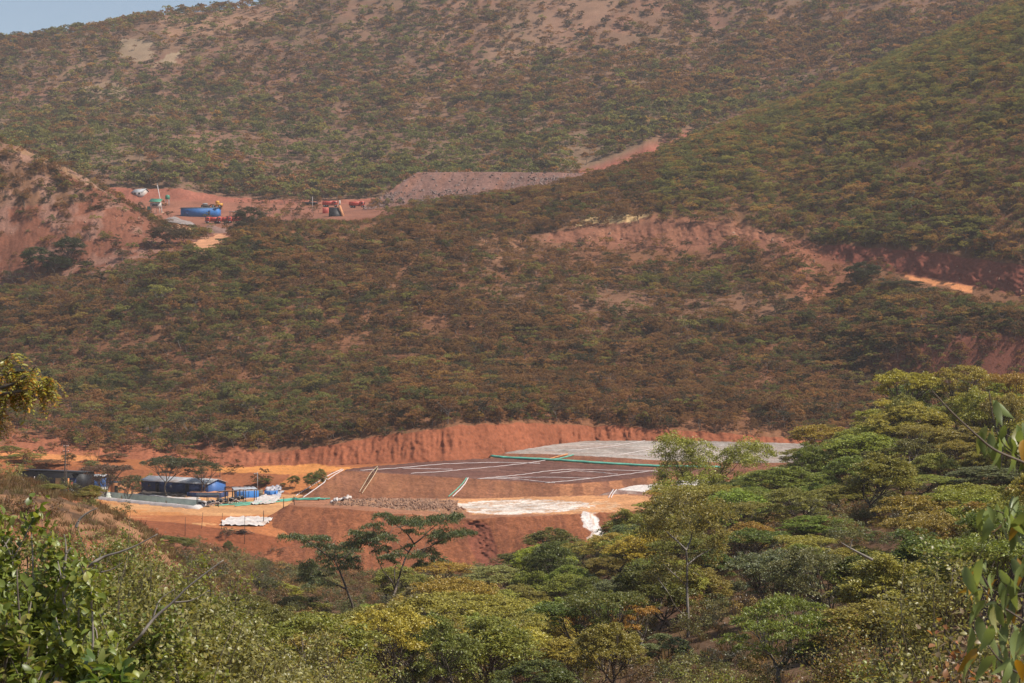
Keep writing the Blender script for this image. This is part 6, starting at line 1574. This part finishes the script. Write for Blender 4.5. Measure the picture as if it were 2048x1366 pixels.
dead_branch([(118, 1190), (128, 1145), (132, 1110), (142, 1095)], 12, .016, 'short pale forked stem in the left shrubs', [[(132, 1110), (131, 1085), (128, 1068)]])
dead_branch([(152, 1055), (160, 1038), (178, 1024), (195, 1016)], 14, .012, 'thin bent twig rising in front of the grassy knoll', [])
dead_branch([(1745, 1120), (1722, 1108), (1700, 1096), (1682, 1085)], 60, .05, 'pale bare limb lying over the dark wood on the right', [[(1700, 1096), (1705, 1078)]])

# big-leaved tree just outside the right edge, its branches reach into view
rngb = np.random.default_rng(2024)
Yb = 5.2
TB = [([(2170, 1500), (2160, 1300), (2150, 1100), (2130, 960)], 0.0350, 0.0200),
      ([(2130, 960), (2048, 925, -.1), (1990, 900, -.15), (1955, 872, -.2), (1905, 826, -.25), (1864, 782, -.3)], 0.0040, 0.0018),
      ([(2100, 948), (2040, 915), (2005, 885), (1988, 845), (1978, 782)], 0.0028, 0.0015),
      ([(2120, 955), (2060, 905, .2), (2030, 880, .2), (2005, 865, .2)], 0.0024, 0.0015),
      ([(2150, 1090), (2090, 1060), (2040, 1040), (1990, 1020)], 0.0036, 0.0015),
      ([(2155, 1200), (2100, 1180), (2030, 1190), (1985, 1180), (1955, 1130)], 0.0044, 0.0015),
      ([(2160, 1320), (2090, 1270), (2030, 1230), (1985, 1200), (1962, 1170)], 0.0044, 0.0015),
      ([(2165, 1420), (2080, 1370), (2010, 1330), (1975, 1290)], 0.0044, 0.0020),
      ([(2160, 1340), (2110, 1240), (2070, 1160), (2045, 1110)], 0.0040, 0.0020)]
stems = []; 
for pts, a, b in TB:
    stems.append((smooth_line(np.array([P(q[0], q[1], Yb + (q[2] if len(q) > 2 else 0)) for q in pts]), 22), a, b))
gb = ground(2170, Yb); stems[0][0][0] = gb - np.array([0, 0, .2])
LP = []
def cl(px, py, n, dx, dy, r=18, Y=Yb):
    for k in range(n):
        LP.append((P(px + rngb.normal() * r, py + rngb.normal() * r * .6, Y + rngb.normal() * .08), np.array([dx + rngb.normal() * .35, rngb.normal() * .5, dy + rngb.normal() * .3])))
cl(1992, 858, 8, -.1, -1, 14); cl(1985, 870, 4, .3, -.9, 10); cl(2040, 850, 7, .1, -.9, 12); cl(1990, 800, 3, .4, -.7, 6); cl(2045, 900, 5, -.2, -.8, 12); cl(2020, 885, 3, .2, -.7, 10)
cl(2000, 1020, 8, -.2, -.9, 16); cl(2035, 1035, 8, .1, -1, 16); cl(1968, 1012, 3, -.3, -1, 8); cl(2030, 990, 4, -.6, -.2, 10)
cl(1960, 1130, 6, -.2, -1, 14); cl(1985, 1150, 7, -.3, -.8, 16); cl(1950, 1100, 2, -.9, .3, 6); cl(2030, 1165, 8, -.2, -.9, 20); cl(2040, 1110, 6, .1, -.9, 14); cl(1960, 1190, 5, -.6, -.6, 12)
cl(1975, 1250, 7, -.2, -1, 18); cl(2025, 1260, 9, 0, -1, 22); cl(1995, 1310, 6, -.4, -.8, 18); cl(2040, 1320, 10, 0, -1, 16); cl(1960, 1300, 4, -.5, -.8, 12); cl(2000, 1200, 7, -.2, -.9, 20)
pos = np.array([q[0] for q in LP]); dr = np.array([q[1] for q in LP])
yel = (rngb.uniform(0, 1, len(pos)) < .07)
V1, Q1 = put_leaves(rngb, pos[~yel], dr[~yel], BIG, .65, 1.15, .6); V2, Q2 = put_leaves(rngb, pos[yel], dr[yel], BIG, .7, 1.1, .6)
plant('broad_leaved_tree', 'broad-leaved tree reaching in from the right edge with large hanging leaves', 'tree', gb, stems, [(V1, Q1, (.17, .21, .065), M['bigleaf']), (V2, Q2, (.36, .19, .02), M['bigleaf'])], M['bark'])

# feathery branch reaching in from the left edge
rngc = np.random.default_rng(2025); Yc = 9.0
gl = ground(-150, Yc + .4)
stems = [(np.vstack([gl[None], smooth_line(np.array([P(-150, 1000, Yc + .4), P(-140, 850, Yc + .3), P(-110, 770, Yc)]), 14)]), .07, .03)]
BRS = [[(-110, 790), (-40, 785), (20, 770), (48, 755), (72, 732)], [(-110, 780), (-30, 745), (0, 725), (28, 706)], [(-110, 790), (-20, 790), (40, 782), (82, 770), (100, 774)], [(-110, 800), (-40, 800), (0, 790), (15, 785)], [(-120, 850), (-60, 835), (-25, 828), (-6, 832)], [(-110, 770), (-20, 760), (30, 745), (60, 742)], [(20, 770), (60, 768), (85, 760), (100, 752)]]
lp, ld = [], []
for b_ in BRS:
    pts = smooth_line(np.array([P(q[0], q[1], Yc + rngc.normal() * .06) for q in b_]), 26); stems.append((pts, .012, .003))
    for k in range(9, 26):
        for s_ in (1,) if k % 3 else (1, 2):
            a = pts[k]; d = np.array([rngc.normal() * .55 + .25, rngc.normal() * .5, -.55 + rngc.normal() * .35]); d /= np.linalg.norm(d)
            ln = rngc.uniform(.06, .11); m_ = 9
            tt = np.linspace(.1, 1, m_)[:, None]; rach = a + d * ln * tt + np.array([0, 0, -1]) * ln * .45 * tt ** 2
            stems.append((rach[::4], .0016, .001))
            side = np.cross(d, [0, 0, 1.0]); side /= np.linalg.norm(side) + 1e-9
            for sg in (-1, 1):
                lp.append(rach); ld.append(np.repeat((side * sg + d * .5)[None], m_, 0) + rngc.normal(size=(m_, 3)) * .15)
lp = np.vstack(lp); ld = np.vstack(ld); sel = rngc.uniform(0, 1, len(lp)) < .28
TINY = leaf_shape(.026, .0085, .1, .1)
V1, Q1 = put_leaves(rngc, lp[~sel], ld[~sel], TINY); V2, Q2 = put_leaves(rngc, lp[sel], ld[sel], TINY)
plant('feathery_tree', 'feathery yellow-green tree branch reaching in from the left edge', 'tree', gl, stems, [(V1, Q1, (.33, .30, .06), M['bigleaf']), (V2, Q2, (.48, .24, .05), M['bigleaf'])], M['bark'])

# ------------------------------------------------------------------ air between the hills
def haze_box():
    m, nt, b = newmat('haze_air'); nt.nodes.remove(b)
    v = nt.nodes.new('ShaderNodeVolumePrincipled'); v.inputs['Color'].default_value = (.86, .80, .80, 1); v.inputs['Density'].default_value = HAZE
    v.inputs['Anisotropy'].default_value = .0
    nt.links.new(v.outputs[0], nt.nodes['Material Output'].inputs['Volume'])
    o = MB().box(-2700, 3000, -40, 2560, -70, 700).build('haze', m)
    tag(o, 'thin bluish dust haze filling the valley', 'haze', kind='stuff')
HAZE = .00012
if HAZE: haze_box()
def env():
    cam = bpy.data.cameras.new('camera'); co = bpy.data.objects.new('camera', cam); COL.objects.link(co)
    co.rotation_euler = (R(90), 0, 0); cam.lens = 36 * F / 2048; cam.sensor_width = 36; cam.clip_end = 6000; cam.dof.use_dof = True; cam.dof.focus_distance = 120; cam.dof.aperture_fstop = 22
    SC.camera = co
    sd = Vector((0.60, -0.15, 0.79)).normalized()
    s = bpy.data.lights.new('sun', 'SUN'); so = bpy.data.objects.new('sun', s); COL.objects.link(so)
    so.rotation_euler = (-sd).to_track_quat('-Z', 'Y').to_euler(); s.energy = 5.0; s.angle = R(.5); s.color = (1, .94, .85)
    w = bpy.data.worlds.new('World'); SC.world = w; w.use_nodes = True
    nt = w.node_tree; sk = nt.nodes.new('ShaderNodeTexSky'); sk.sky_type = 'NISHITA'; sk.sun_disc = False
    sk.sun_elevation = math.asin(sd.z); sk.sun_rotation = math.atan2(sd.x, sd.y)
    nt.links.new(sk.outputs[0], nt.nodes['Background'].inputs[0]); nt.nodes['Background'].inputs[1].default_value = .10
    SC.view_settings.view_transform = 'Standard'; SC.view_settings.look = 'None'; SC.view_settings.exposure = .36
env()
